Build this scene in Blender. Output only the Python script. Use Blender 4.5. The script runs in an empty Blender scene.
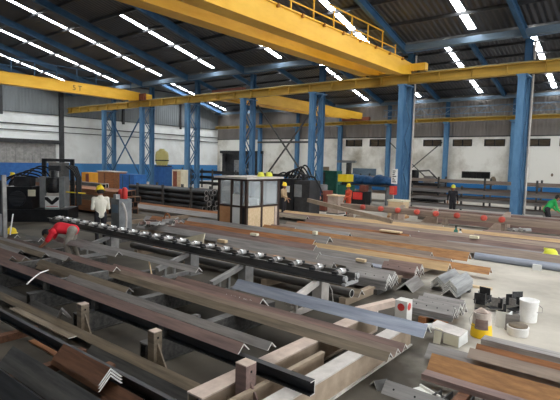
import bpy, bmesh, math, random
from mathutils import Vector, Matrix, Euler
random.seed(7)
SC = bpy.context.scene
COL = SC.collection
R = math.radians

# ------------------------------------------------------------------ camera
H = 2.6
FPX = 475.2
pitch, roll, yaw = R(4.675), R(1.4225), R(38.744)
FW = Vector((-math.sin(yaw)*math.cos(pitch), math.cos(yaw)*math.cos(pitch), -math.sin(pitch)))
r0 = Vector((math.cos(yaw), math.sin(yaw), 0)); u0 = r0.cross(FW)
RT = r0*math.cos(roll) + u0*math.sin(roll)
UP = -r0*math.sin(roll) + u0*math.cos(roll)
EYE = Vector((0, 0, H))
cam_d = bpy.data.cameras.new('camera'); cam = bpy.data.objects.new('camera', cam_d); COL.objects.link(cam)
m = Matrix((RT, UP, -FW)).transposed().to_4x4(); m.translation = EYE
cam.matrix_world = m
cam_d.sensor_width = 36; cam_d.lens = FPX/560*36; cam_d.clip_end = 300; cam_d.clip_start = 0.05
SC.camera = cam

def ray(x, y): return FW + RT*((x-280)/FPX) - UP*((y-200)/FPX)
def at(x, y, z):
    d = ray(x, y); return EYE + d*((z-H)/d.z)
def aty(x, y, Y):
    d = ray(x, y); return EYE + d*(Y/d.y)
def atx(x, y, X):
    d = ray(x, y); return EYE + d*(X/d.x)
def xat(px, Y, z):
    """world X of the point on the line (Y, z) that shows at column px"""
    y = 200.0
    for _ in range(30):
        p = at(px, y, z)
        if p.y < 0 or (p.y > Y): y += (1 if False else 0)
        d = ray(px, y); t = Y/d.y; zz = H + d.z*t
        y += (zz - z)*FPX/max(1, t*1.0)*0.9/1.0 * (1.0)
    return aty(px, y, Y).x

# ------------------------------------------------------------------ materials
def lin(c):
    c = c/255.0
    return c/12.92 if c <= 0.04045 else ((c+0.055)/1.055)**2.4
def rgb(r, g, b): return (lin(r), lin(g), lin(b), 1)
MATS = {}
def mat(name, c1, c2=None, rough=0.6, metal=0.0, scale=(1, 1, 1), nscale=3.0, bump=0.0, c3=None, var=0.12, spec=0.4, lo=0.35, hi=0.65):
    m = bpy.data.materials.new(name); m.use_nodes = True
    nt = m.node_tree; N = nt.nodes; L = nt.links
    b = N['Principled BSDF']
    b.inputs['Roughness'].default_value = rough
    b.inputs['Metallic'].default_value = metal
    b.inputs['Specular IOR Level'].default_value = spec
    c2 = c2 or c1
    tc = N.new('ShaderNodeTexCoord'); mp = N.new('ShaderNodeMapping'); mp.inputs['Scale'].default_value = scale
    L.new(tc.outputs['Object'], mp.inputs['Vector'])
    oi = N.new('ShaderNodeObjectInfo')
    ad = N.new('ShaderNodeVectorMath'); ad.operation = 'ADD'
    sc_ = N.new('ShaderNodeMath'); sc_.operation = 'MULTIPLY'; sc_.inputs[1].default_value = 37.0
    L.new(oi.outputs['Random'], sc_.inputs[0]); L.new(mp.outputs[0], ad.inputs[0]); L.new(sc_.outputs[0], ad.inputs[1])
    no = N.new('ShaderNodeTexNoise'); no.inputs['Scale'].default_value = nscale; no.inputs['Detail'].default_value = 6; no.inputs['Roughness'].default_value = 0.65
    L.new(ad.outputs[0], no.inputs['Vector'])
    cr = N.new('ShaderNodeValToRGB'); e = cr.color_ramp.elements
    e[0].position = lo; e[0].color = c1; e[1].position = hi; e[1].color = c2
    if c3:
        x = e.new(min(0.95, hi+0.12)); x.color = c3
    L.new(no.outputs['Fac'], cr.inputs['Fac'])
    hv = N.new('ShaderNodeHueSaturation')
    mr = N.new('ShaderNodeMapRange'); mr.inputs['To Min'].default_value = 1-var; mr.inputs['To Max'].default_value = 1+var
    L.new(oi.outputs['Random'], mr.inputs['Value']); L.new(mr.outputs[0], hv.inputs['Value'])
    L.new(cr.outputs['Color'], hv.inputs['Color']); L.new(hv.outputs['Color'], b.inputs['Base Color'])
    if bump:
        bp = N.new('ShaderNodeBump'); bp.inputs['Strength'].default_value = bump; bp.inputs['Distance'].default_value = 0.02
        L.new(no.outputs['Fac'], bp.inputs['Height']); L.new(bp.outputs[0], b.inputs['Normal'])
    MATS[name] = m
    return m

ST = (0.35, 5, 5)      # streaks along a bar
mat('steel_dark', rgb(67, 65, 64), rgb(102, 99, 95), 0.5, 0.25, ST, 3, c3=rgb(121, 104, 93))
mat('steel_black', rgb(34, 34, 36), rgb(60, 60, 62), 0.42, 0.3, ST, 3)
mat('steel_gray', rgb(130, 125, 122), rgb(165, 159, 154), 0.5, 0.25, ST, 3, c3=rgb(148, 130, 116))
mat('steel_blue', rgb(130, 137, 151), rgb(169, 174, 186), 0.45, 0.3, ST, 2.5)
mat('steel_light', rgb(150, 150, 150), rgb(186, 185, 182), 0.5, 0.2, ST, 4)
mat('steel_brown', rgb(130, 114, 102), rgb(165, 146, 130), 0.6, 0.1, ST, 3, c3=rgb(174, 137, 107))
mat('steel_olive', rgb(107, 95, 81), rgb(146, 130, 109), 0.6, 0.1, ST, 3, c3=rgb(155, 130, 97))
mat('rust', rgb(128, 86, 58), rgb(174, 114, 70), 0.75, 0.0, ST, 4, c3=rgb(137, 107, 90))
mat('rust_orange', rgb(153, 109, 72), rgb(190, 139, 88), 0.75, 0.0, (0.8, 4, 4), 4, c3=rgb(146, 130, 121))
mat('rust_dark', rgb(90, 60, 44), rgb(123, 84, 60), 0.75, 0.0, ST, 4)
mat('rust_purple', rgb(114, 95, 90), rgb(148, 121, 111), 0.65, 0.1, ST, 3, c3=rgb(162, 121, 97))
mat('rust_tan', rgb(174, 142, 102), rgb(206, 174, 130), 0.7, 0.0, ST, 3, c3=rgb(186, 128, 77))
mat('cut', rgb(208, 204, 196), rgb(235, 232, 226), 0.4, 0.1, (4, 4, 4), 6)
mat('hole', rgb(26, 24, 24), None, 0.9)
mat('chalk', rgb(205, 203, 198), None, 0.9)
mat('pink_beam', rgb(178, 158, 144), rgb(206, 186, 170), 0.7, 0, (1, 1, 1), 4, c3=rgb(176, 140, 120))
mat('pale_beam', rgb(180, 172, 164), rgb(206, 198, 190), 0.6, 0, (1, 1, 1), 4)
mat('tan_beam', rgb(150, 132, 112), rgb(176, 156, 134), 0.7, 0, (1, 1, 1), 4)
mat('post_gray', rgb(128, 126, 124), rgb(160, 157, 153), 0.55, 0.1, (1, 1, 1), 4)
mat('white_post', rgb(222, 218, 208), rgb(240, 238, 230), 0.6, 0, (1, 1, 1), 4)
mat('red_paint', rgb(200, 48, 44), rgb(214, 70, 62), 0.5)
mat('red_roller', rgb(196, 74, 62), rgb(222, 104, 88), 0.5)
mat('chrome', rgb(214, 214, 212), rgb(235, 235, 232), 0.25, 0.6)
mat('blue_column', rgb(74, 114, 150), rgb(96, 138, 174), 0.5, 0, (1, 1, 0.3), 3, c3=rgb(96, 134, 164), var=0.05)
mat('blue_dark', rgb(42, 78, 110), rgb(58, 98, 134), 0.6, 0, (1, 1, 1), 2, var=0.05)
mat('blue_gray', rgb(92, 112, 130), rgb(116, 134, 150), 0.6, 0, (.3, 1, 1), 2, var=0.05)
mat('crane_yellow', rgb(222, 166, 40), rgb(238, 186, 62), 0.5, 0, (1, .3, 1), 2, c3=rgb(206, 154, 52), var=0.04)
mat('crane_soffit', rgb(150, 100, 40), rgb(176, 122, 48), 0.7, 0, (1, .5, 1), 3)
mat('runway_yellow', rgb(150, 122, 52), rgb(186, 148, 58), 0.6, 0, (.2, 2, 2), 3, c3=rgb(128, 112, 70), var=0.04)
mat('runway_top', rgb(120, 116, 92), rgb(146, 138, 104), 0.7, 0, (.2, 2, 2), 3)
mat('maroon', rgb(120, 62, 50), rgb(140, 80, 62), 0.6)
mat('black', rgb(22, 22, 24), rgb(38, 38, 40), 0.5, 0.1)
mat('rubber', rgb(18, 18, 19), rgb(30, 30, 31), 0.55)
mat('machine_gray', rgb(112, 114, 116), rgb(140, 142, 142), 0.5, 0.1)
mat('machine_dark', rgb(46, 46, 48), rgb(66, 66, 68), 0.5, 0.1)
mat('white_paint', rgb(226, 226, 222), rgb(240, 240, 236), 0.6)
mat('cream', rgb(216, 206, 176), rgb(232, 224, 200), 0.7)
mat('wood_pale', rgb(206, 178, 138), rgb(226, 202, 166), 0.7, 0, (.5, 5, 5), 3)
mat('wood_orange', rgb(186, 132, 88), rgb(204, 152, 106), 0.7, 0, (1, 1, 1), 3)
mat('brown_frame', rgb(52, 38, 32), rgb(66, 50, 42), 0.6)
mat('yellow_hat', rgb(240, 206, 30), rgb(250, 220, 50), 0.35)
mat('lime_hat', rgb(220, 220, 60), rgb(238, 236, 90), 0.35)
mat('tank_yellow', rgb(226, 212, 130), rgb(238, 226, 154), 0.5)
mat('skin', rgb(150, 104, 78), rgb(164, 116, 88), 0.6, var=0.03)
mat('hair', rgb(24, 20, 19), rgb(34, 30, 28), 0.6)
mat('cloth_red', rgb(206, 30, 44), rgb(222, 42, 56), 0.85, var=0.02)
mat('cloth_orange', rgb(214, 78, 50), rgb(226, 92, 62), 0.85)
mat('cloth_white', rgb(214, 208, 190), rgb(228, 222, 206), 0.85)
mat('cloth_gray', rgb(132, 124, 114), rgb(154, 146, 134), 0.85)
mat('cloth_dark', rgb(38, 36, 40), rgb(52, 50, 54), 0.85)
mat('cloth_navy', rgb(34, 42, 66), rgb(44, 54, 80), 0.85)
mat('cloth_green', rgb(34, 150, 74), rgb(50, 172, 92), 0.85)
mat('cloth_tan', rgb(176, 150, 116), rgb(190, 164, 130), 0.85)
mat('shoe', rgb(30, 27, 25), None, 0.6)
mat('blue_machine', rgb(40, 92, 158), rgb(56, 112, 178), 0.5)
mat('blue_tarp', rgb(36, 82, 132), rgb(58, 108, 160), 0.6, 0, (1, 1, 1), 8, bump=.6)
mat('green_machine', rgb(34, 96, 84), rgb(48, 116, 100), 0.5)
mat('orange_machine', rgb(214, 146, 34), rgb(226, 160, 50), 0.5)
mat('bucket_yellow', rgb(236, 190, 20), rgb(246, 204, 40), 0.4)
mat('bucket_gray', rgb(176, 160, 148), rgb(206, 194, 182), 0.6, 0, (6, 6, 6), 3, c3=rgb(150, 116, 100))
mat('tub_white', rgb(228, 226, 222), rgb(244, 242, 240), 0.45, 0, (5, 5, 5), 2, c3=rgb(206, 196, 188))
mat('skin_paper', rgb(226, 224, 214), rgb(240, 238, 230), 0.8)

# concrete floor, walls, roof
mat('concrete', rgb(166, 158, 145), rgb(204, 196, 182), 0.8, 0, (1, 1, 1), 0.45, c3=rgb(212, 205, 192), var=0, lo=.3, hi=.6, bump=.05)
def oily_dimmed_floor():
    # oil and mill scale trodden into the slab around the cutting rack, with the dimmer light there painted in, ending in a ragged edge
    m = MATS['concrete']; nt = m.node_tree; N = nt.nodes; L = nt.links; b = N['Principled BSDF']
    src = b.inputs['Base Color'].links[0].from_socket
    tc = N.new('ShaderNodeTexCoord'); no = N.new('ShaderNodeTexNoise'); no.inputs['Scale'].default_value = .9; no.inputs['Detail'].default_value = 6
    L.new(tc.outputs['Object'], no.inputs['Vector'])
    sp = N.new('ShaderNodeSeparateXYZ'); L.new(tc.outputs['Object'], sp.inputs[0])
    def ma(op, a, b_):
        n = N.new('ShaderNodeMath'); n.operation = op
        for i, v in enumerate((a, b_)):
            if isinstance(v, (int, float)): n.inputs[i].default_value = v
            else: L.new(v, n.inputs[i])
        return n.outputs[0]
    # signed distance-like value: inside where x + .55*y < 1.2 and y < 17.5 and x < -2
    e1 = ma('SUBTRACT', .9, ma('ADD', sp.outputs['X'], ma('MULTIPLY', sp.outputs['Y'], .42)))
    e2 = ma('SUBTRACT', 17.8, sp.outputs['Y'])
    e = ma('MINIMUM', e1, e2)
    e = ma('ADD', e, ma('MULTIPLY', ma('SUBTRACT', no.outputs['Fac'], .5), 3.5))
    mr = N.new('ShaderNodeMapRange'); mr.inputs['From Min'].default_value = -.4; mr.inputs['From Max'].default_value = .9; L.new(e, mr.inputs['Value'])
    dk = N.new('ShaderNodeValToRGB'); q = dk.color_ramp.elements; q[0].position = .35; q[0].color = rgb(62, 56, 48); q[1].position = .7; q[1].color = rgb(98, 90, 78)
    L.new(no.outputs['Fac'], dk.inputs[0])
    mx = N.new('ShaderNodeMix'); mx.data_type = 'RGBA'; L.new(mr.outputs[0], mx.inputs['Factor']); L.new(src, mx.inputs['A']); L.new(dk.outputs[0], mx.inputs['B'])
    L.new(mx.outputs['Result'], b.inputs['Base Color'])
oily_dimmed_floor()
def wall_mat(name, white, stain, top, dado, z_white, z_dado):
    m = bpy.data.materials.new(name); m.use_nodes = True
    nt = m.node_tree; N = nt.nodes; L = nt.links; b = N['Principled BSDF']; b.inputs['Roughness'].default_value = .85
    tc = N.new('ShaderNodeTexCoord'); sp = N.new('ShaderNodeSeparateXYZ'); L.new(tc.outputs['Object'], sp.inputs[0])
    def noise(s, sx=(1, 1, 1)):
        mp = N.new('ShaderNodeMapping'); mp.inputs['Scale'].default_value = sx; L.new(tc.outputs['Object'], mp.inputs[0])
        n = N.new('ShaderNodeTexNoise'); n.inputs['Scale'].default_value = s; n.inputs['Detail'].default_value = 7; n.inputs['Roughness'].default_value = .65
        L.new(mp.outputs[0], n.inputs['Vector']); return n
    n1 = noise(.35); r1 = N.new('ShaderNodeValToRGB'); e = r1.color_ramp.elements
    e[0].position = .3; e[0].color = stain; e[1].position = .55; e[1].color = white
    L.new(n1.outputs['Fac'], r1.inputs[0])
    n2 = noise(.8, (1, 1, .25)); r2 = N.new('ShaderNodeValToRGB'); e = r2.color_ramp.elements
    e[0].position = .3; e[0].color = top; e[1].position = .7; e[1].color = tuple(min(1, v*1.5) for v in top[:3])+(1,)
    L.new(n2.outputs['Fac'], r2.inputs[0])
    def gt(z):
        g = N.new('ShaderNodeMath'); g.operation = 'GREATER_THAN'; g.inputs[1].default_value = z; L.new(sp.outputs['Z'], g.inputs[0]); return g
    m1 = N.new('ShaderNodeMix'); m1.data_type = 'RGBA'; L.new(gt(z_white).outputs[0], m1.inputs['Factor']); L.new(r1.outputs[0], m1.inputs['A']); L.new(r2.outputs[0], m1.inputs['B'])
    m2 = N.new('ShaderNodeMix'); m2.data_type = 'RGBA'; L.new(gt(z_dado).outputs[0], m2.inputs['Factor']); m2.inputs['A'].default_value = dado; L.new(m1.outputs['Result'], m2.inputs['B'])
    L.new(m2.outputs['Result'], b.inputs['Base Color'])
    wv = N.new('ShaderNodeTexWave'); wv.inputs['Scale'].default_value = 1.6
    mp = N.new('ShaderNodeMapping'); mp.inputs['Rotation'].default_value = (0, 0, R(45)); L.new(tc.outputs['Object'], mp.inputs[0]); L.new(mp.outputs[0], wv.inputs['Vector'])
    mm = N.new('ShaderNodeMath'); mm.operation = 'MULTIPLY'; L.new(wv.outputs['Fac'], mm.inputs[0]); L.new(gt(z_white).outputs[0], mm.inputs[1])
    bp = N.new('ShaderNodeBump'); bp.inputs['Strength'].default_value = .5; bp.inputs['Distance'].default_value = .05
    L.new(mm.outputs[0], bp.inputs['Height']); L.new(bp.outputs[0], b.inputs['Normal'])
    MATS[name] = m
wall_mat('wall_far_paint', rgb(240, 237, 229), rgb(184, 176, 160), rgb(116, 110, 106), rgb(44, 112, 170), 5.1, 1.08)
wall_mat('wall_left_paint', rgb(238, 240, 238), rgb(214, 214, 210), rgb(106, 110, 112), rgb(66, 128, 184), 6.3, 1.9)
def roof_mat():
    m = bpy.data.materials.new('roof_sheet'); m.use_nodes = True
    N = m.node_tree.nodes; L = m.node_tree.links; b = N['Principled BSDF']; b.inputs['Roughness'].default_value = .6
    tc = N.new('ShaderNodeTexCoord'); wv = N.new('ShaderNodeTexWave'); wv.inputs['Scale'].default_value = 1.2
    L.new(tc.outputs['Object'], wv.inputs['Vector'])
    no = N.new('ShaderNodeTexNoise'); no.inputs['Scale'].default_value = .3; no.inputs['Detail'].default_value = 5
    L.new(tc.outputs['Object'], no.inputs['Vector'])
    cr = N.new('ShaderNodeValToRGB'); e = cr.color_ramp.elements
    e[0].position = .35; e[0].color = rgb(58, 60, 66); e[1].position = .65; e[1].color = rgb(82, 82, 86)
    L.new(no.outputs['Fac'], cr.inputs[0]); L.new(cr.outputs[0], b.inputs['Base Color'])
    bp = N.new('ShaderNodeBump'); bp.inputs['Strength'].default_value = .9; bp.inputs['Distance'].default_value = .06
    L.new(wv.outputs['Fac'], bp.inputs['Height']); L.new(bp.outputs[0], b.inputs['Normal'])
    MATS['roof_sheet'] = m
roof_mat()
def emit(name, col, s):
    m = bpy.data.materials.new(name); m.use_nodes = True
    N = m.node_tree.nodes; b = N['Principled BSDF']; b.inputs['Base Color'].default_value = (.8, .8, .8, 1)
    b.inputs['Emission Color'].default_value = col; b.inputs['Emission Strength'].default_value = s
    MATS[name] = m
SKY_S = 36.0
emit('skylight_sheet', (0.93, 0.97, 1.0, 1), SKY_S)
def glass():
    m = bpy.data.materials.new('glass'); m.use_nodes = True
    b = m.node_tree.nodes['Principled BSDF']; b.inputs['Base Color'].default_value = (.75, .82, .84, 1)
    b.inputs['Alpha'].default_value = .3; b.inputs['Roughness'].default_value = .05
    MATS['glass'] = m
glass()

# ------------------------------------------------------------------ mesh builder
class MB:
    def __init__(s): s.v = []; s.f = []; s.mi = []; s.sm = []
    def add(s, vs, fs, mi=0, smooth=False):
        o = len(s.v); s.v += [tuple(v) for v in vs]
        for f in fs:
            s.f.append([o+i for i in f]); s.mi.append(mi); s.sm.append(smooth)
        return s
    def box(s, lo, hi, mi=0, M=None):
        x0, y0, z0 = lo; x1, y1, z1 = hi
        vs = [Vector(p) for p in ((x0,y0,z0),(x1,y0,z0),(x1,y1,z0),(x0,y1,z0),(x0,y0,z1),(x1,y0,z1),(x1,y1,z1),(x0,y1,z1))]
        if M: vs = [M @ v for v in vs]
        return s.add(vs, [(0,3,2,1),(4,5,6,7),(0,1,5,4),(1,2,6,5),(2,3,7,6),(3,0,4,7)], mi)
    def cbox(s, c, d, mi=0, M=None):
        return s.box([c[i]-d[i]/2 for i in range(3)], [c[i]+d[i]/2 for i in range(3)], mi, M)
    def bar(s, a, b, w, h, mi=0, up=(0, 0, 1)):
        a, b = Vector(a), Vector(b); d = (b-a).normalized(); up = Vector(up)
        if abs(d.dot(up)) > .98: up = Vector((0, 1, 0))
        sd = d.cross(up).normalized(); u = sd.cross(d)
        vs = [p + sd*(i*w/2) + u*(j*h/2) for p in (a, b) for i, j in ((-1,-1),(1,-1),(1,1),(-1,1))]
        return s.add(vs, [(3,2,1,0),(4,5,6,7),(0,1,5,4),(1,2,6,5),(2,3,7,6),(3,0,4,7)], mi)
    def prism(s, prof, a, b, ax='x', mi=0, mi_end=None):
        """profile polygon extruded from a to b along an axis; profile coords are the two other axes in order"""
        n = len(prof)
        def P(t, p):
            if ax == 'x': return (t, p[0], p[1])
            if ax == 'y': return (p[0], t, p[1])
            return (p[0], p[1], t)
        vs = [P(a, p) for p in prof] + [P(b, p) for p in prof]
        s.add(vs, [(i, (i+1) % n, n+(i+1) % n, n+i) for i in range(n)], mi)
        s.add(vs, [tuple(range(n))[::-1], tuple(range(n, 2*n))], mi if mi_end is None else mi_end)
        return s
    def tube(s, pts, r, n=8, mi=0, cap=True):
        pts = [Vector(p) for p in pts]; rings = []; vs = []
        rr = r if isinstance(r, (list, tuple)) else [r]*len(pts)
        prev = None
        for i, p in enumerate(pts):
            d = (pts[min(i+1, len(pts)-1)] - pts[max(i-1, 0)]).normalized()
            if prev is None:
                a = Vector((0, 0, 1)) if abs(d.z) < .9 else Vector((1, 0, 0))
                sd = d.cross(a).normalized()
            else:
                sd = (prev - d*prev.dot(d)).normalized()
            prev = sd; u = sd.cross(d)
            for k in range(n):
                t = 2*math.pi*k/n
                vs.append(p + (sd*math.cos(t) + u*math.sin(t))*rr[i])
        fs = [(i*n+k, i*n+(k+1) % n, (i+1)*n+(k+1) % n, (i+1)*n+k) for i in range(len(pts)-1) for k in range(n)]
        s.add(vs, fs, mi, True)
        if cap: s.add(vs, [tuple(range(n))[::-1], tuple(range((len(pts)-1)*n, len(pts)*n))], mi)
        return s
    def lathe(s, prof, c=(0, 0, 0), n=20, mi=0, bands=None):
        vs = []
        for r, z in prof:
            for k in range(n):
                t = 2*math.pi*k/n; vs.append((c[0]+r*math.cos(t), c[1]+r*math.sin(t), c[2]+z))
        for i in range(len(prof)-1):
            s.add([], [], 0)
        o = len(s.v); s.v += vs
        for i in range(len(prof)-1):
            for k in range(n):
                s.f.append([o+i*n+k, o+i*n+(k+1) % n, o+(i+1)*n+(k+1) % n, o+(i+1)*n+k]); s.mi.append(bands[i] if bands else mi); s.sm.append(True)
        s.f.append([o+k for k in range(n)][::-1]); s.mi.append(mi); s.sm.append(False)
        s.f.append([o+(len(prof)-1)*n+k for k in range(n)]); s.mi.append(bands[-1] if bands else mi); s.sm.append(False)
        return s
    def ball(s, c, r, mi=0, nu=12, nv=8):
        if not isinstance(r, (tuple, list)): r = (r, r, r)
        vs = [(c[0], c[1], c[2]-r[2])]
        for i in range(1, nv):
            a = math.pi*i/nv - math.pi/2
            for k in range(nu):
                t = 2*math.pi*k/nu
                vs.append((c[0]+r[0]*math.cos(a)*math.cos(t), c[1]+r[1]*math.cos(a)*math.sin(t), c[2]+r[2]*math.sin(a)))
        vs.append((c[0], c[1], c[2]+r[2])); e = len(vs)-1
        fs = [(0, 1+(k+1) % nu, 1+k) for k in range(nu)]
        for i in range(nv-2):
            for k in range(nu):
                a = 1+i*nu+k; b = 1+i*nu+(k+1) % nu
                fs.append((a, b, b+nu, a+nu))
        o = 1+(nv-2)*nu
        fs += [(o+k, o+(k+1) % nu, e) for k in range(nu)]
        return s.add(vs, fs, mi, True)
    def mesh(s, name, mats):
        me = bpy.data.meshes.new(name); me.from_pydata(s.v, [], s.f)
        for m in ([mats] if isinstance(mats, str) else mats): me.materials.append(MATS[m])
        me.polygons.foreach_set('material_index', s.mi); me.polygons.foreach_set('use_smooth', s.sm)
        me.update()
        bm = bmesh.new(); bm.from_mesh(me); bmesh.ops.recalc_face_normals(bm, faces=bm.faces); bm.to_mesh(me); bm.free()
        return me
    def build(s, name, mats, parent=None, loc=None, rz=0):
        o = bpy.data.objects.new(name, s.mesh(name, mats)); COL.objects.link(o)
        if parent: o.parent = parent
        if loc is not None: o.location = loc
        if rz: o.rotation_euler = (0, 0, rz)
        return o

def tag(o, label=None, cat=None, group=None, kind=None):
    if label: o['label'] = label
    if cat: o['category'] = cat
    if group: o['group'] = group
    if kind: o['kind'] = kind
    return o
def thing(name, label, cat, loc=(0, 0, 0), rz=0, group=None):
    o = bpy.data.objects.new(name, None); COL.objects.link(o); o.location = loc; o.rotation_euler = (0, 0, rz)
    o.empty_display_size = .1
    return tag(o, label, cat, group)
def copy_tree(o, parent=None):
    c = o.copy(); COL.objects.link(c)
    if parent: c.parent = parent
    for ch in list(o.children): copy_tree(ch, c)
    return c
def part_label(o, l): o['label'] = l; return o

# ------------------------------------------------------------------ the building
S = 5.4; Y0 = 22.6; YW = 42.0; XL = -44.0; XR = 11.0; YN = -4.0
EZ = 8.6; SL = 0.25
RD1 = 11.4; RD2 = 32.3
def roof_z(Y):
    return EZ + SL*(Y0-Y) if RD1 <= Y <= Y0 else (EZ + SL*(Y0-RD1) - SL*(RD1-Y) if Y < RD1 else (EZ + SL*(Y-Y0) if Y < RD2 else EZ + SL*(RD2-Y0) - SL*(Y-RD2)))
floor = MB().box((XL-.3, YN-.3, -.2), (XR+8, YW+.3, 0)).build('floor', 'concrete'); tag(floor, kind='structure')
# far wall with vent openings
vents = [(-25.3,-23.44,4.25,4.94),(-22.6,-20.85,4.25,4.94),(-17.16,-15.5,4.27,4.86),(-14.5,-12.86,4.27,4.86),(-11.87,-10.24,4.27,4.86),(-8.6,-6.97,4.27,4.86),(-6.35,-4.9,4.27,4.86),(-3.2,-1.6,4.27,4.86),
         (-13.58,-11.25,1.55,2.12)]
def wall_with_holes(mb, a0, a1, z0, z1, holes, P):
    xs = sorted({a0, a1, *[h[0] for h in holes], *[h[1] for h in holes]}); zs = sorted({z0, z1, *[h[2] for h in holes], *[h[3] for h in holes]})
    for i in range(len(xs)-1):
        for j in range(len(zs)-1):
            cx, cz = (xs[i]+xs[i+1])/2, (zs[j]+zs[j+1])/2
            if any(h[0] < cx < h[1] and h[2] < cz < h[3] for h in holes): continue
            mb.box(*P(xs[i], xs[i+1], zs[j], zs[j+1]))
door2 = (-43.4, -36.5, 0.0, 3.5)
mb = MB(); wall_with_holes(mb, XL, XR, 0, EZ, vents+[door2], lambda a, b, c, d: ((a, YW, c), (b, YW+.25, d)))
tag(mb.build('wall_far', 'wall_far_paint'), kind='structure')
door1 = (13.0, 21.5, 0.0, 6.3-2.55)
mb = MB(); wall_with_holes(mb, YN, YW, 0, EZ-1.8, [door1], lambda a, b, c, d: ((XL-.25, a, c), (XL, b, d)))
gab = [(YN, EZ-1.8), (YW, EZ-1.8), (YW, EZ), (RD2, roof_z(RD2)), (Y0, EZ), (RD1, roof_z(RD1)), (YN, roof_z(YN))]
mb.prism(gab, XL-.25, XL, 'x')
tag(mb.build('wall_left', 'wall_left_paint'), kind='structure')
# the end wall beside the camera stands open as one tall doorway into daylight
mb = MB(); wall_with_holes(mb, YN, YW, 0, EZ-1.8, [(1.5, 21.0, 0, 6.2), (25, 38, 0, 5.2)], lambda a, b, c, d: ((XR, a, c), (XR+.25, b, d)))
mb.prism(gab, XR, XR+.25, 'x')
tag(mb.build('wall_right', 'wall_left_paint'), kind='structure')
mb = MB().box((XL, YN-.25, 0), (XR, YN, roof_z(YN))); tag(mb.build('wall_near', 'wall_left_paint'), kind='structure')
# ceiling: two gabled bays of sheet with slots for the translucent strips
sky1 = [-29.5, -35.2, -23.9, -40.9, -18.15, -12.3, -7.1, -1.6]; _old = [-35.2, -29.5, -23.9, -18.15, -12.3, -7.1, -1.6]; sky2 = [-42.4, -38.4, -32.9, -27.4, -22.9, -17.6, -12.3, -6.9, -1.6]
SW = .34
def roof_sheet(mb, ya, yb, holes):
    xs = sorted({XL-.25, XR+.25, *[x-SW/2 for x, a, b in holes], *[x+SW/2 for x, a, b in holes]})
    ys = sorted({ya, yb, *[min(max(v, ya), yb) for h in holes for v in h[1:]]})
    for i in range(len(xs)-1):
        for j in range(len(ys)-1):
            cx, cy = (xs[i]+xs[i+1])/2, (ys[j]+ys[j+1])/2
            if any(abs(cx-x) < SW/2 and a < cy < b for x, a, b in holes): continue
            z0, z1 = roof_z(ys[j]+1e-4), roof_z(ys[j+1]-1e-4)
            a, b, c, d = (xs[i], ys[j], z0), (xs[i+1], ys[j], z0), (xs[i+1], ys[j+1], z1), (xs[i], ys[j+1], z1)
            up = [(p[0], p[1], p[2]+.06) for p in (a, b, c, d)]
            mb.add([a, b, c, d]+up, [(0,3,2,1),(4,5,6,7),(0,1,5,4),(1,2,6,5),(2,3,7,6),(3,0,4,7)])
strips = [(x, 11.7 if i != 2 else 15.2, 22.3, 1) for i, x in enumerate(sky1)] + [(x, 32.8, 41.7, 2) for x in sky2]
strips += [(x, 1.0, 10.8, 3) for x in (-39, -33.5, -28, -6, -.5, 5)]  # near-slope glowing strips, mostly out of view, added to brighten the foreground
mb = MB()
for ya, yb, bay in ((YN, RD1, 3), (RD1, Y0, 1), (Y0, RD2, 0), (RD2, YW, 2)):
    roof_sheet(mb, ya, yb, [(x, a, b) for x, a, b, k in strips if k == bay])
tag(mb.build('ceiling', 'roof_sheet'), kind='structure')
for n, (x, a, b, k) in enumerate(strips):
    za, zb = roof_z(a), roof_z(b)
    q = MB().add([(x-SW/2, a, za+.03), (x+SW/2, a, za+.03), (x+SW/2, b, zb+.03), (x-SW/2, b, zb+.03), (x-SW/2, a, za+.045), (x+SW/2, a, za+.045), (x+SW/2, b, zb+.045), (x-SW/2, b, zb+.045)],
                 [(0,3,2,1),(4,5,6,7),(0,1,5,4),(1,2,6,5),(2,3,7,6),(3,0,4,7)])
    tag(q.build('window_%d' % (n+1), 'skylight_sheet'), kind='structure')  # numbering also covers the added near-slope light strips
NWIN = len(strips)
# purlins and rafters
colx = [Y0*(-.2107-.2402*k)-.2 for k in range(-2, 8)]
tn = 0
def trim(mb, m):
    global tn
    tn += 1
    return tag(mb.build('trim_%d' % tn, m), kind='structure')
for ya, yb in ((1.5, RD1), (RD1, Y0), (RD2, YW)):
    n = 6 if ya > 2 else 7
    for i in range(1, n):
        y = ya + (yb-ya)*i/n; z = roof_z(y)
        trim(MB().box((XL, y-.06, z-.15), (XR, y+.06, z-.005)), 'machine_dark')
for x in colx:
    if x < XL+.3: continue
    mb = MB()
    for a, b in ((RD1, Y0), (YN+.1, RD1), (Y0, RD2), (RD2, YW-.1)):
        pa, pb = Vector((x, a, roof_z(a)-.34)), Vector((x, b, roof_z(b)-.34))
        mb.bar(pa, pb, .02, .36); mb.bar(pa+Vector((0, 0, .18)), pb+Vector((0, 0, .18)), .18, .025); mb.bar(pa-Vector((0, 0, .18)), pb-Vector((0, 0, .18)), .18, .025)
    trim(mb, 'blue_dark')
# valley gutter over the column row and eave gutter over the far wall
trim(MB().box((XL, Y0-.12, EZ-.42), (XR, Y0+.2, EZ-.14)), 'blue_gray')
trim(MB().box((XL, YW-.55, EZ-.5), (XR, YW-.3, EZ-.25)), 'blue_gray')
mbt = MB().box((-21, YW-.5, 7.55), (XR, YW-.44, 7.63)).box((-21, YW-.5, 7.0), (XR, YW-.44, 7.06))
for i in range(22): mbt.bar((-21+i*1.45, YW-.47, 7.04), (-21+(i+.5)*1.45, YW-.47, 7.58), .04, .04); mbt.bar((-21+(i+.5)*1.45, YW-.47, 7.58), (-21+(i+1)*1.45, YW-.47, 7.04), .04, .04)
trim(mbt, 'blue_gray')
# sill line between white paint and sheeting
trim(MB().box((XL, YW-.05, 5.06), (XR, YW, 5.14)), 'machine_dark')
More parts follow.
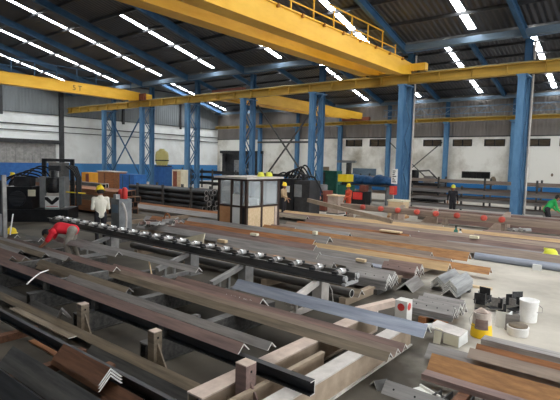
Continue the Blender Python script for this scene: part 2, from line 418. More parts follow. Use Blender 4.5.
# vents: each a window with louvres
for i, v in enumerate(vents):
    w = bpy.data.objects.new('window_%d' % (NWIN+i+1), None); COL.objects.link(w); w.location = (0, 0, 0); tag(w, kind='structure')
    q = MB(); t = .06
    q.box((v[0], YW-.03, v[2]), (v[0]+t, YW+.2, v[3])).box((v[1]-t, YW-.03, v[2]), (v[1], YW+.2, v[3])).box((v[0]+t, YW-.03, v[3]-t), (v[1]-t, YW+.2, v[3])).box((v[0]+t, YW-.03, v[2]), (v[1]-t, YW+.2, v[2]+t)).box(((v[0]+v[1])/2-.03, YW, v[2]+t), ((v[0]+v[1])/2+.03, YW+.2, v[3]-t))
    q.build('window_frame', 'machine_dark', w)
    q = MB(); k = 4
    for j in range(k):
        zc = v[2]+t+(v[3]-v[2]-2*t)*(j+.5)/k
        q.bar((v[0]+t, YW+.12, zc), (v[1]-t, YW+.12, zc), .1, .015, 0, up=(0, .75, .65))
    q.box((v[0], YW+.2, v[2]), (v[1], YW+.22, v[3]))
    q.build('louvre', 'steel_olive' if v[2] > 3 else 'machine_dark', w)
# flush blue vents, closed
for i, (a, b, c, d) in enumerate([(-28.25, -27.22, 1.59, 2.14), (-24.37, -21.78, 1.39, 2.09)]):
    q = MB().box((a, YW-.04, c), (b, YW-.001, d))
    for j in range(5): q.box((a, YW-.07, c+(d-c)*j/5), (b, YW-.04, c+(d-c)*(j+.5)/5))
    tag(q.build('window_%d' % (NWIN+len(vents)+i+1), 'blue_gray' if i else 'steel_olive'), kind='structure')
# door recess in the far wall
d = bpy.data.objects.new('door_2', None); COL.objects.link(d); tag(d, kind='structure')
MB().box((door2[0], YW+.9, 0), (door2[1], YW+1.0, 3.5)).box((door2[0]-.1, YW+.25, 0), (door2[0], YW+1.0, 3.6)).box((door2[1], YW+.25, 0), (door2[1]+.1, YW+1.0, 3.6)).box((door2[0], YW+.25, 3.5), (door2[1], YW+1.0, 3.6)).build('door_panel', 'machine_dark', d)
MB().box((door2[0]-.1, YW-.08, 3.4), (door2[1]+.15, YW, 3.72)).box((door2[1]-.1, YW-.06, 0), (door2[1]+.1, YW, 3.4)).build('door_frame', 'steel_black', d)
q = MB()
for i in range(3): q.box((-41.6+i*1.1, YW+.55, .0), (-40.8+i*1.1, YW+.8, 2.6-.5*i))
q.build('shutter', 'post_gray', d)
# large sliding door in the end wall
d = bpy.data.objects.new('door_1', None); COL.objects.link(d); tag(d, kind='structure')
q = MB()
for i in range(12):
    a = door1[0]+(door1[1]-door1[0])*i/12; q.box((XL-.2, a, 1.9), (XL-.12, a+.69, door1[3])); q.box((XL-.22, a, 1.9), (XL-.2, a+.71, door1[3]))
q.build('door_panel', 'post_gray', d)
q = MB().box((XL-.2, door1[0], 0), (XL-.1, door1[1], 1.9)); q.build('door_dado', 'blue_machine', d)
MB().box((XL-.02, door1[0]-.2, door1[3]-.1), (XL+.14, door1[1]+.3, door1[3]+.25)).build('door_frame', 'machine_dark', d)
# girts and service pipes on the end wall
for z, t in ((10.0-2.55+2.55, .14), (5.3, .09), (4.75, .07), (6.3, .06)):
    trim(MB().box((XL, YN, z-t/2), (XL+.1, YW, z+t/2)), 'machine_dark')
trim(MB().box((XL, 21.75, 0), (XL+.3, 22.1, 9.4)), 'machine_dark')
for y in (16.8, 28.5, 36.0):
    trim(MB().box((XL, y-.1, 6.0), (XL+.16, y+.1, 9.6)), 'machine_dark')

# columns ------------------------------------------------------------
def hsec(mb, x, y, z0, z1, w, d, t=.018, mi=0):
    mb.box((x-w/2, y-d/2, z0), (x+w/2, y-d/2+t, z1), mi).box((x-w/2, y+d/2-t, z0), (x+w/2, y+d/2, z1), mi).box((x-t/2, y-d/2+t, z0), (x+t/2, y+d/2-t, z1), mi)
CG = 'blue twin-legged crane columns'
coldesc = {2: 'broad blue twin-legged steel column beside the stack of scrap offcuts, with a pale pipe', 3: 'blue steel column carrying the white notice and red extinguisher box',
           4: 'blue twin-legged column behind the black hydraulic press', 5: 'blue twin-legged column standing behind the glazed cabin',
           6: 'blue twin-legged column by the tan electrical cabinet', 7: 'blue twin-legged column on the near side of the yellow tank', 8: 'blue laced column under the end of the yellow crane marked five'}
for k, x in enumerate(colx):
    k = k  # index in colx: colx[0] is two bays towards the camera side
    ci = k
    if x < XL+3: continue
    t = thing('steel_column', coldesc.get(ci, 'blue twin-legged steel column at the end of the row'), 'column', (x, Y0, 0), 0, CG)
    for dy in (-.12, .8):
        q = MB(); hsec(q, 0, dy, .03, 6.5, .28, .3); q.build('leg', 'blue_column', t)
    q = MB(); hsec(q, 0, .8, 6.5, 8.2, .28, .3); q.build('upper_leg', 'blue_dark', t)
    q = MB(); n = 7
    for i in range(n):
        z0, z1 = .5+i*6.0/n, .5+(i+1)*6.0/n
        a, b = (.05, .63) if i % 2 == 0 else (.63, .05)
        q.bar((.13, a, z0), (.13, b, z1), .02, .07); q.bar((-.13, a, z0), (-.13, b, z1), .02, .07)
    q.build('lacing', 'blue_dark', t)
    MB().box((-.3, -.4, 0), (.3, 1.15, .03)).build('base_plate', 'steel_dark', t)
    MB().box((-.22, -.28, 6.5), (.22, 1.02, 6.55)).build('cap_plate', 'blue_column', t)
    if ci in (2, 3):
        MB().tube([(.22, .85, .04), (.22, .85, 8.1)], .05).build('pipe', 'pale_beam', t)
# colx index bookkeeping: colx = bays -2..7  ->  index 2 is the column at px 522
for x0, lab in ((colx[2], 0),):
    pass
# wall columns
wc = [-36.7, -31.3, -25.85, -20.5, -15.0, -9.6, -4.1, 1.3]
wdesc = ['blue wall column beside the dark recess', 'blue wall column behind the glazed cabin', 'blue wall column beside the small olive vent', 'blue wall column behind the white notice column', 'blue wall column next to the man in dark clothes', 'blue wall column beside the round stain, partly behind the nearest column', 'blue wall column past the nearest column', 'blue wall column at the open end']
for x, l in zip(wc, wdesc):
    t = thing('wall_column', l, 'column', (x, YW-.25, 0), 0, 'blue columns along the white wall')
    q = MB(); hsec(q, 0, 0, .02, 6.3, .34, .4); q.build('shaft', 'blue_column', t)
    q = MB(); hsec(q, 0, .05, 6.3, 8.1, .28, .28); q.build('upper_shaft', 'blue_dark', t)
    MB().box((-.25, -.3, 0), (.25, .24, .02)).build('base_plate', 'steel_dark', t)
    MB().box((-.2, -.55, 6.22), (.2, -.2, 6.34)).build('bracket', 'blue_column', t)
# cross bracing
def brace(xa, xb, y, z0, z1, lab, m='blue_dark', mid=None):
    t = thing('cross_brace', lab, 'brace', ((xa+xb)/2, y, z0))
    hx = (xb-xa)/2; hz = z1-z0
    MB().bar((-hx, 0, 0), (hx, 0, hz), .08, .08).build('diagonal', m, t)
    MB().bar((-hx, .09, hz), (hx, .09, 0), .08, .08).build('diagonal', m, t)
    if mid: MB().box((-hx, .14, mid-.06), (hx, .2, mid+.06)).build('strut', m, t)
brace(colx[8]+.2 if len(colx) > 8 else -37, colx[7]-.2, Y0+.1, .6, 6.2, 'dark blue crossed braces between the two columns under the marked crane')
brace(colx[5]+.25, colx[4]-.25, Y0+.9, .6, 6.2, 'crossed dark braces between columns above the glazed cabin', 'steel_dark', 3.2)
brace(-20.3, -15.3, YW-.4, .3, 4.6, 'crossed dark braces in front of the white wall beside the notice column', 'steel_dark')
# runway beams
def runway(y, z0, z1, lab, cat='beam'):
    t = thing('runway_beam', lab, cat, (0, y, z0))
    h = z1-z0
    MB().box((XL+.2, -.16, 0), (XR-.2, .16, .03)).box((XL+.2, -.012, .03), (XR-.2, .012, h-.03)).box((XL+.2, -.2, h-.03), (XR-.2, .2, h)).build('girder', 'runway_yellow', t)
    q = MB()
    for i in range(36): 
        x = XL+.9+i*1.5; q.box((x, -.15, .03), (x+.02, -.012, h-.03)); q.box((x, .012, .03), (x+.02, .15, h-.03))
    q.build('stiffener', 'runway_yellow', t)
    MB().box((XL+.2, -.035, h), (XR-.2, .035, h+.09)).build('rail', 'runway_top', t)
    return t
RB = 6.56
t = runway(Y0-.02, RB, RB+.46, 'long grimy yellow runway beam along the blue column row')
MB().box((XL+.2, .26, .3), (XR-.2, .8, .36)).build('walkway', 'runway_top', t)
runway(YW-.62, 6.36, 6.64, 'thin yellow runway beam along the white far wall')

# cranes ------------------------------------------------------------
def railing(mb, x, ya, yb, z, n):
    for i in range(n+1):
        y = ya+(yb-ya)*i/n; mb.bar((x, y, z), (x, y, z+1.05), .045, .045)
    mb.bar((x, ya, z+1.05), (x, yb, z+1.05), .045, .045); mb.bar((x, ya, z+.55), (x, yb, z+.55), .04, .04)
def girder(mb, x, ya, yb, z0, z1, w, taper=1.2, mi=0):
    """box girder along Y whose soffit rises at the far end"""
    zt = z0+(z1-z0)*.0
    vs = [(sx, y, z) for sx in (x-w/2, x+w/2) for y, z in ((ya, z0), (yb-taper, z0), (yb, z0+.15), (yb, z1-.05), (yb-taper, z1), (ya, z1))]
    n = 6
    mb.add(vs, [tuple(range(n)), tuple(range(2*n-1, n-1, -1))] + [(i, (i+1) % n, n+(i+1) % n, n+i) for i in range(n)], mi)
    mb.box((x-w/2-.05, ya, z0-.02), (x+w/2+.05, yb-taper, z0+.02), mi); mb.box((x-w/2-.05, ya, z1-.02), (x+w/2+.05, yb-taper, z1+.02), mi)
yc = -2.5
cr = thing('overhead_crane', 'big yellow double-girder overhead crane with a walkway railing', 'crane', (-11, 0, 0))
q = MB(); girder(q, .75, yc, Y0-.05, 6.88, 7.6, .5); q.build('girder', 'crane_yellow', cr)
q = MB(); girder(q, -.95, yc, Y0-.05, 6.98, 7.55, .5); q.build('girder', 'crane_yellow', cr)
q = MB(); railing(q, .55, 6.5, 21.6, 7.6, 11); q.build('railing', 'crane_yellow', cr)
q = MB().box((.45, 6.5, 7.62), (1.0, 21.6, 7.65)); q.build('walkway', 'crane_yellow', cr)
for i in range(12): MB().box((1.0, 6.7+i*1.33, 7.5), (1.1, 6.78+i*1.33, 7.62)).build('bracket', 'crane_soffit', cr)
q = MB().box((-1.8, Y0-.2, 7.15), (1.75, Y0+.16, 7.5)); q.build('end_carriage', 'crane_yellow', cr)
for dx in (-1.45, 1.35): MB().tube([(dx, Y0-.1, 7.16), (dx, Y0+.06, 7.16)], .06, 14).build('wheel', 'steel_black', cr)
cr = thing('overhead_crane', 'far yellow overhead crane whose girder is marked five tonnes', 'crane', (-32.6, 0, 0))
q = MB(); girder(q, 0, yc, Y0-.1, 7.0, 7.72, .45); q.build('girder', 'crane_yellow', cr)
q = MB(); railing(q, -.3, 3.0, 22.0, 7.7, 13); q.build('railing', 'blue_dark', cr)
q = MB(); q.box((-1.2, Y0-.2, 7.1), (1.2, Y0+.3, 7.5)); q.build('end_carriage', 'crane_yellow', cr)
q = MB()
for i in range(3): q.box((.3+i*.32, Y0-.28, 7.06), (.5+i*.32, Y0-.2, 7.56))
q.build('buffer', 'maroon', cr)
for dx in (-.9, .9): MB().tube([(dx, Y0-.1, 7.14), (dx, Y0+.06, 7.14)], .06, 14).build('wheel', 'steel_black', cr)
def text_mesh(name, body, size, m, parent, loc, rot, ext=.004):
    c = bpy.data.curves.new(name, 'FONT'); c.body = body; c.size = size; c.extrude = ext
    o = bpy.data.objects.new(name, c); COL.objects.link(o)
    dg = bpy.context.evaluated_depsgraph_get(); me = bpy.data.meshes.new_from_object(o.evaluated_get(dg))
    bpy.data.objects.remove(o)
    me.materials.clear(); me.materials.append(MATS[m])
    o = bpy.data.objects.new(name, me); COL.objects.link(o); o.parent = parent; o.location = loc; o.rotation_euler = rot
    return o
text_mesh('lettering', '5 T', .5, 'rust_dark', cr, (.231, 17.0, 7.18), (R(90), 0, R(90)))
cr = thing('overhead_crane', 'yellow overhead crane in the bay beyond the blue columns', 'crane', (-23.9, 0, 0))
for dx in (.55, -.7):
    q = MB(); girder(q, dx, Y0+1.3, YW-.7, 6.72 if dx > 0 else 6.78, 7.5, .42, 5.5); q.build('girder', 'crane_yellow', cr)
q = MB().box((-1.5, YW-.8, 6.75), (1.5, YW-.45, 7.05)); q.build('end_carriage', 'maroon', cr)
q = MB().box((-1.5, Y0+1.0, 7.1), (1.5, Y0+1.35, 7.5)); q.build('end_carriage', 'maroon', cr)

# lights: daylight through the roof strips and the open end ----------------
w = bpy.data.worlds.new('world'); SC.world = w; w.use_nodes = True
bgn = w.node_tree.nodes['Background']; bgn.inputs[0].default_value = (.93, .97, 1, 1); bgn.inputs[1].default_value = 6.0
SC.view_settings.view_transform = 'Standard'; SC.view_settings.look = 'None'; SC.view_settings.exposure = 0; SC.view_settings.gamma = 1
SC.view_settings.use_curve_mapping = False
SC.cycles.use_denoising = True
SC.cycles.max_bounces = 8; SC.cycles.diffuse_bounces = 5
SC.cycles.sample_clamp_indirect = 8
# ------------------------------------------------------------------ steel stock
def xat(px, Y, z):
    k = px-280; c = Vector((0, Y, z-H)); c1 = c.dot(FW); c2 = c.dot(RT)
    return (FPX*c2 - k*c1)/(k*FW.x - FPX*RT.x)
def prof(kind, a, b=None):
    if kind == 'A':
        w = .7071*a; t = max(.013, .085*a)*1.414
        return [(-w, 0), (-w+t, 0), (0, w-t), (w-t, 0), (w, 0), (0, w)], w
    if kind == 'C':
        b = b or .4*a; t = .012
        return [(b/2, 0), (b/2, a), (-b/2, a), (-b/2, a-t), (b/2-t, a-t), (b/2-t, t), (-b/2, t), (-b/2, 0)], a
    if kind == 'U':      # channel lying with its web up
        b = b or .4*a; t = .012
        return [(-a/2, 0), (-a/2+t, 0), (-a/2+t, b-t), (a/2-t, b-t), (a/2-t, 0), (a/2, 0), (a/2, b), (-a/2, b)], b
    if kind == 'F':
        b = b or .014
        return [(-a/2, 0), (a/2, 0), (a/2, b), (-a/2, b)], b
    if kind == 'T':
        return [(a/2*math.cos(t*math.pi/8), a/2+a/2*math.sin(t*math.pi/8)) for t in range(16)], a
    if kind == 'B':
        b = b or a
        return [(-a/2, 0), (a/2, 0), (a/2, b), (-a/2, b)], b
    if kind == 'I':
        b = b or .6*a; t = .014
        return [(-b/2, 0), (b/2, 0), (b/2, t), (t/2, t), (t/2, a-t), (b/2, a-t), (b/2, a), (-b/2, a), (-b/2, a-t), (-t/2, a-t), (-t/2, t), (-b/2, t)], a
KN = {'A': 'angle_bar', 'C': 'channel_bar', 'U': 'channel_bar', 'F': 'flat_bar', 'T': 'round_tube', 'B': 'box_tube', 'I': 'steel_beam'}
def bar_at(kind, a, Y, zb, x0, x1, m, label, group=None, b=None, rz=0, holes=0, end='cut', cat=None):
    p, h = prof(kind, a, b)
    L = x1-x0; q = MB(); q.prism(p, -L, 0, 'x', 0, 1)
    if kind in 'TB':
        pin = [(y*.8, h/2+(z-h/2)*.8) for y, z in p]
        q.prism(pin, -.004, .0025, 'x', 2); q.prism(pin, -L-.0025, -L+.004, 'x', 2)
    if holes:
        n = max(2, int(L/holes))
        for i in range(n):
            for f in (.5,):
                x = -L*(i+.5)/n; w = .7071*a; c = Vector((x, -w*f, w*(1-f))); nn = Vector((0, -.7071, .7071))
                e1 = Vector((1, 0, 0)); e2 = nn.cross(e1); vs = []
                for s_ in (-.004, .0015):
                    for k in range(8): vs.append(c + nn*s_ + (e1*math.cos(k*math.pi/4)+e2*math.sin(k*math.pi/4))*.012)
                q.add(vs, [tuple(range(8, 16))] + [(k, (k+1) % 8, 8+(k+1) % 8, 8+k) for k in range(8)], 2)
    o = q.build(KN[kind], [m, end, 'hole'], None, (x1, Y, zb), rz)
    tag(o, label, cat or {'A': 'steel angle', 'C': 'steel channel', 'U': 'steel channel', 'F': 'flat steel', 'T': 'steel tube', 'B': 'steel tube', 'I': 'steel beam'}[kind], group)
    return o
PLACED = []      # (x0, x1, y0, y1, z0, z1) of what already lies there
def hits(x0, x1, y0, y1, z0, z1): return [q for q in PLACED if q[0] < x1 and q[1] > x0 and q[2] < y1 and q[3] > y0 and q[4] < z1-.002 and q[5] > z0+.002]
def top_at(x, y, d=.02, base=0.0): return max([q[5] for q in PLACED if q[0] < x+d and q[1] > x-d and q[2] < y+d and q[3] > y-d], default=base)
def snap(x, y, r=.4):
    c = [q for q in PLACED if q[0] < x < q[1] and abs((q[2]+q[3])/2-y) < r and q[5] < .9]
    if not c: return y, 0.0
    q = min(c, key=lambda q: abs((q[2]+q[3])/2-y)-q[5]*.5); return (q[2]+q[3])/2, q[5]
def half(kind, a, b=None): return {'A': .7071*a, 'C': (b or .4*a)/2, 'U': a/2, 'F': a/2, 'T': a/2, 'B': a/2, 'I': (b or .6*a)/2}[kind]
def bar(kind, a, px, py, zb, xl, xr, m, label, group=None, fix=False, skip=False, span=19, **kw):
    p, h = prof(kind, a, kw.get('b')); hw = half(kind, a, kw.get('b'))
    for lev in range(6):
        Y = at(px, py, zb+h).y; x1 = xat(xr, Y, zb+h); x0 = xat(xl, Y, zb+h)
        ok = fix
        for q in ([] if fix else hits(x0, x1, Y-hw-.1, Y+hw+.1, zb, zb+h)):
            if q[5] >= 1.5:      # stands in the way: the bar stops short of it
                if q[1]+.05 < x1-.8: x0 = max(x0, q[1]+.05)
                else: x1 = min(x1, q[0]-.05)
        for k in range(0, span):
            dy = (k+1)//2*.025*(1 if k % 2 else -1)
            if fix or not hits(x0, x1, Y+dy-hw, Y+dy+hw, zb, zb+h): ok = True; break
        if ok: break
        if skip: return None
        zb = min([q[5] for q in hits(x0, x1, Y-hw, Y+hw, zb, zb+h) if q[5] < 1] or [zb])
    if fix: dy = 0
    PLACED.append((x0, x1, Y+dy-hw, Y+dy+hw, zb, zb+h))
    return bar_at(kind, a, Y+dy, zb, x0, x1, m, label, group, **kw)
def ybeam(name, w, h, x, ya, yb, z0, m, label, cat, group=None):
    o = MB().box((-w/2, 0, 0), (w/2, yb-ya, h)).build(name, m, None, (x, ya, z0))
    return tag(o, label, cat, group)

CAB = at(247, 178.5, 1.98); PLACED.append((CAB.x-2.6, CAB.x+.15, CAB.y-.15, CAB.y+4.2, 0, 2))
PLACED.append((-17.3, -13.3, 7.6, 11.0, 0, 2)); PLACED.append((-14.6, -11.9, 17.9, 19.3, 0, 2)); PLACED.append((-12.3, -11.2, 7.3, 8.8, 0, 2)); PLACED.append((-13.1, -12.1, 7.3, 8.1, 0, 2))
for X_ in (-11.43, -8.36, -6.78, -4.72): PLACED.append((X_-.2, X_+.2, 6.05, 7.25, 0, .52))
PLACED.append((-14.7, -4.0, 6.8, 7.3, .5, .8)); PLACED.append((-3.6, -2.8, 6.3, 7.3, 0, .5))
ZS = .45
# -- cutting rack: floor beams, stanchions, and the long bars lying across them
ZR = .3
def skid(x, ya, yb, m, label, w=.16, h=ZR, group=None):
    t = thing('skid_beam', label, 'beam', (x, ya, 0), 0, group); L = yb-ya
    MB().box((-w/2, 0, h-.02), (w/2, L, h)).build('top_plate', m, t)
    MB().box((-w/2+.01, 0, .02), (-w/2+.025, L, h-.02)).box((w/2-.025, 0, .02), (w/2-.01, L, h-.02)).build('web', 'tan_beam' if m != 'steel_dark' else m, t)
    MB().box((-w/2-.02, 0, 0), (w/2+.02, L, .02)).build('base_plate', m, t)
    return t
skid(-2.76, 2.6, 6.42, 'pale_beam', 'pale floor beam under the square end of the dark channel', .2)
skid(-3.42, 3.0, 6.6, 'pink_beam', 'pinkish floor beam crossing under the brown angles', .22)
skid(-3.08, 3.0, 4.75, 'tan_beam', 'narrow floor beam lying between the pinkish and the pale one', .06)
for x, l in ((-4.9, 'short dark floor beam crossing behind the middle stanchion'), (-6.55, 'dark floor beam crossing under the bars behind the farther stanchion'), (-8.1, 'dark floor beam under the bars in front of the grey conveyor leg'), (-9.9, 'dark floor beam under the bars beside the man in red'), (-11.6, 'dark floor beam beyond the man in red'), (-13.2, 'dark floor beam before the black punching machine'), (-14.9, 'dark floor beam nearest the grey guard frame')):
    skid(x, 3.45, 5.95, 'steel_dark', l)
    ybeam('spacer_block', .1, .15, x, 3.72, 4.9 if x < -8 else 4.35, ZR, 'steel_dark', 'spacer on the '+l.replace('floor ', ''), 'spacer')
def stanchion(x, y, h, m, label, w=.15):
    t = thing('stanchion', label, 'post', (x, y, 0))
    MB().box((-w/2, -w/2, .015), (w/2, w/2, h)).build('post', m, t)
    MB().box((-w/2-.06, -w/2-.05, 0), (w/2+.06, w/2+.02, .015)).build('base_plate', 'steel_dark', t)
    q = MB().add([(w/2, -.01, .05), (w/2, .01, .05), (w/2+.2, -.01, .05), (w/2+.2, .01, .05), (w/2, -.01, .36), (w/2, .01, .36)], [(0,2,4),(1,5,3),(0,1,3,2),(2,3,5,4),(0,4,5,1)])
    q.build('gusset', m, t)
    q = MB()
    for z in (.14, .3, h-.07): q.box((w/2, -.012, z-.012), (w/2+.003, .012, z+.012))
    part_label(q.build('bolt_hole', 'hole', t), 'dark bolt hole')
    MB().box((-w/2, -w/2, h), (w/2, w/2, h+.012)).build('cap_plate', 'pink_beam', t)
    return t
def stat(px, py, h): 
    p = at(px, py, h); return p.x, p.y
x, y = stat(246, 362, .55); stanchion(x, y, .54, 'rust_purple', 'square post nearest the camera, bolt holes up its bright side')
x, y = stat(155, 331, .5); stanchion(x, y, .5, 'steel_olive', 'square post halfway along the dark channel', .12)
x, y = stat(83, 304, .5); stanchion(x, y, .5, 'steel_olive', 'square post under the far end of the dark channel, by the pale strap', .12)

RK = 'long bars lying across the cutting rack'
bar('C', .15, 311, 380, ZR, -25, 313, 'steel_black', 'long near-black channel with a thin bright lower lip, square cut end', RK, fix=True, b=.08)
bar('A', .14, 244.5, 343.5, ZS, -8, 244, 'rust_purple', 'wide purplish rusty angle ending over the dark channel', RK, fix=True)
bar('A', .115, 272, 342, ZS, 70, 272, 'steel_gray', 'slim grey angle ending just beyond the wide purplish one', RK)
bar('A', .14, 59, 258, ZR, -14, 59, 'steel_dark', 'dark angle with its end in front of the bending man', RK)
bar('A', .14, 26, 249, ZR, -14, 27, 'steel_dark', 'short dark angle by the pole at the machine', RK)
bar('A', .15, 40, 262, ZR, -10, 82, 'steel_olive', 'olive brown angle behind the strapped bars', RK)
bar('A', .12, 40, 238, ZR, -14, 41, 'steel_dark', 'dark angle ending beside the hands of the bending man', RK)
bar('A', .12, 21, 234, ZR, -14, 22, 'steel_dark', 'dark angle ending under the yellow hard hat', RK)
C1G = 'three brown angles side by side'
for i, (px, py) in enumerate(((390, 352.5), (397.5, 348), (405, 343.5))):
    bar('A', .125, px, py, ZR, 104+i*5, px+.5, ['steel_olive', 'steel_brown', 'rust_purple'][i],
        ['nearest of the three long brown angles with ragged bright ends', 'middle one of the three long brown angles side by side', 'farthest of the three long brown angles, next to the blue grey bar'][i], C1G)
bar('A', .22, 262, 298, ZR, 178, 263, 'rust_purple', 'short broad angle with chalk writing near its end', RK, fix=True)
bar('A', .21, 428, 324.5, ZR, 238, 428, 'steel_blue', 'broad blue grey angle running to the white bracket', RK, fix=True)
bar('A', .13, 198, 267, ZR, 74, 199, 'steel_gray', 'grey angle crossing above the sloping conveyor arms', RK)
bar('A', .14, 119, 251, ZR, 46, 120, 'steel_gray', 'grey angle ending just past the man in red', RK)
bar('A', .13, 108, 268, ZR, 40, 108.5, 'rust_purple', 'reddish angle whose end rests before the brown three', RK)
for i, (px, py, xl, xr, a_) in enumerate(((30, 268, -20, 66, .14), (10, 250, -20, 44, .13), (14, 245, -20, 50, .13), (12, 240, -20, 60, .13), (30, 258, -20, 75, .13), (100, 284, 30, 118, .13))):
    bar('A', a_, px, py, ZS if py > 280 else ZR, xl, xr, ['rust_purple', 'steel_dark', 'steel_olive'][i % 3], 'weathered angle among the close rows running to the punching machine', 'weathered angles in close rows running to the punching machine', end='steel_gray', skip=True)
rnd = random.Random(33); Yw_ = 4.0
while Yw_ < 5.75:
    Yw_ += .06; hw_ = .085; x1 = rnd.uniform(-11.6, -9.2); zz = ZR if Yw_ > 4.98 else ZS
    if hits(-23, x1, Yw_-hw_, Yw_+hw_, zz, zz+hw_): continue
    PLACED.append((-23, x1, Yw_-hw_, Yw_+hw_, zz, zz+hw_))
    bar_at('A', .12, Yw_, zz, -23, x1, rnd.choice(['steel_dark', 'rust_purple', 'steel_olive', 'steel_gray']), 'weathered angle among the close rows running to the punching machine', 'weathered angles in close rows running to the punching machine', end='steel_gray')
# chalk writing on the broad angle
def strokes(name, P, m, n, w, h, nrm, ex, ey, seed, label, cat):
    rnd = random.Random(seed); q = MB()
    for i in range(n):
        c = P + ex*(w*(i+.5)/n)
        for j in range(2):
            a = c + ex*rnd.uniform(-.3, .3)*w/n + ey*rnd.uniform(-.5, .5)*h; b = c + ex*rnd.uniform(-.3, .3)*w/n + ey*rnd.uniform(-.5, .5)*h
            q.bar(a+nrm*.002, b+nrm*.002, .012, .002, 0, up=nrm)
    o = q.build(name, m); return o
bo = [o for o in COL.objects if o.get('label') == 'short broad angle with chalk writing near its end'][0]
q = MB(); rnd = random.Random(3); w = .7071*.22
nn = Vector((0, -.7071, .7071)); ey = Vector((0, .7071, .7071))
for i in range(14):
    c = Vector((-.72+.045*i, -w*.5, w*.5))
    if i == 7: continue
    for j in range(2):
        a = c + Vector((rnd.uniform(-.018, .018), 0, 0)) + ey*rnd.uniform(-.03, .03); b = c + Vector((rnd.uniform(-.018, .018), 0, 0)) + ey*rnd.uniform(-.03, .03)
        q.bar(a+nn*.002, b+nn*.002, .008, .002, 0, up=nn)
q.build('chalk_mark', 'chalk', bo)
# pale strap over the strapped bars, and thin sticks and wires
def wire(name, pts, r, m, label, cat):
    return tag(MB().tube(pts, r, 6).build(name, m), label, cat)
a, b, c = at(27, 284, .59), at(40, 273, .59), at(48, 270, .59)
wire('strap', [a, (a+b)/2+Vector((0, 0, .01)), b, c], .012, 'white_paint', 'pale strap laid over the rusty bars', 'strap')
a, b = at(149, 261, .5), at(153, 281, .3)
wire('stick', [a, b], .014, 'wood_pale', 'pale stick leaning against the crossing grey angle', 'stick')
a = at(322, 276, .56); wire('wire', [a, a+Vector((.12, -.02, -.05)), a+Vector((.22, 0, -.22)), a+Vector((.26, .02, -.55))], .008, 'chalk', 'pale wire bent down from the last conveyor leg', 'wire')

# -- near pile by the camera, on low sleepers
ZA = .1
for x, l in ((-3.3, 'low timber sleeper under the near pile, closest to the camera'), (-4.35, 'low timber sleeper under the middle of the near pile'), (-5.6, 'low timber sleeper under the rusty nested angles'), (-7.0, 'low timber sleeper under the far part of the near pile'), (-9.5, 'low timber sleeper at the far end of the near pile')):
    ybeam('timber_sleeper', .12, ZA, x, 1.4, 3.1, 0, 'rust_dark', l, 'sleeper')
NP = 'bars in the dark pile nearest the camera'
bar('A', .2, 20, 384, ZA, -12, 60, 'steel_black', 'black angle cut off by the corner of the frame', NP)
bar('A', .26, 48, 367, ZA, 13, 128, 'steel_dark', 'broad dark angle with chalky scuffs, lowest of the near pile', NP)
bar('A', .12, 140, 356, ZA, 0, 232, 'steel_olive', 'olive grey angle running out under the nearest square post', NP)
bar('F', .12, 80, 334, ZA+.02, 21, 81, 'steel_olive', 'pale brown flat bar with a square end in the near pile', NP)
bar('C', .14, 70, 346, ZA, -12, 215, 'steel_black', 'blue black channel along the back of the near pile', NP)
bar('A', .15, 150, 373, ZA, 92, 200, 'steel_dark', 'dark angle emerging beyond the rusty stack', NP)
bar('A', .16, 147, 397, ZA, 105, 148.5, 'rust_dark', 'dark rusty angle below the bright three ends', NP)
n3 = 'three rusty angles nested with bright white ends'
for i in range(3):
    bar('A', .2, 110, 374-3.2*i, ZA+.12+.036*i, 62+i, 110.5, 'rust_dark', ['lowest', 'middle', 'topmost'][i]+' of the three rusty angles nested with bright white ends', n3, fix=True)
ybeam('timber_sleeper', .12, .12, xat(70,2.8,.3), 2.62, 2.98, ZA, 'rust_dark', 'short block under the far end of the three nested rusty angles', 'sleeper'); ybeam('timber_sleeper', .12, .12, xat(98,2.8,.3), 2.62, 2.98, ZA, 'rust_dark', 'short block under the bright ends of the three nested rusty angles', 'sleeper')
bar('F', .2, 46, 344, 0, 36, 62, 'rust', 'scrap of rusty flat bar behind the scuffed angle', NP, b=.02)
bar('A', .12, 60, 312, ZA, -5, 60, 'steel_dark', 'dark angle ending at the bent tube', NP)
a, b, c = at(57, 320, .1), at(62, 309, .42), at(70, 318, .22)
wire('bent_tube', [a, a*.3+b*.7, b, b*.5+c*.5, c], .025, 'steel_gray', 'bent grey tube standing up in the near pile', 'tube')
wire('steel_rod', [at(10, 235, .45), at(13, 214, 1.0)], .018, 'white_paint', 'pale rod standing beside the yellow hard hat', 'rod')

# -- roller conveyor
cv = thing('roller_conveyor', 'long roller conveyor with bright rollers across the middle of the yard', 'conveyor', (-4.05, 7.05, 0))
LC = 10.6
for dy, h in ((-.17, .17), (.17, .17)):
    q = MB(); p, hh = prof('C', h, .07)
    if dy > 0: p = [(-a_, b_) for a_, b_ in p]
    q.prism([(a_+dy, b_+.52) for a_, b_ in p], -LC, 0, 'x', 0, 1); q.build('side_rail', ['steel_dark', 'cut'], cv)
for i in range(22):
    x = -.22-i*.478
    rl = MB().tube([(x, -.13, .70), (x, .13, .70)], .052, 12).build('roller', 'steel_gray', cv)
    MB().tube([(x, -.035, .712), (x, .035, .712)], .06, 12).tube([(x, -.19, .70), (x, .19, .70)], .016, 8).build('bright_ring', 'chrome', rl)
    MB().box((x-.05, -.2, .66), (x+.05, -.15, .73)).build('bearing', 'steel_black', rl); MB().box((x-.05, .15, .66), (x+.05, .2, .73)).build('bearing', 'steel_black', rl)
MB().tube([(-.02, -.2, .64), (.03, -.2, .64)], .05, 10).tube([(-.02, .2, .64), (.03, .2, .64)], .05, 10).box((-.05, -.22, .52), (.02, .22, .56)).build('end_frame', ['steel_light'], cv)
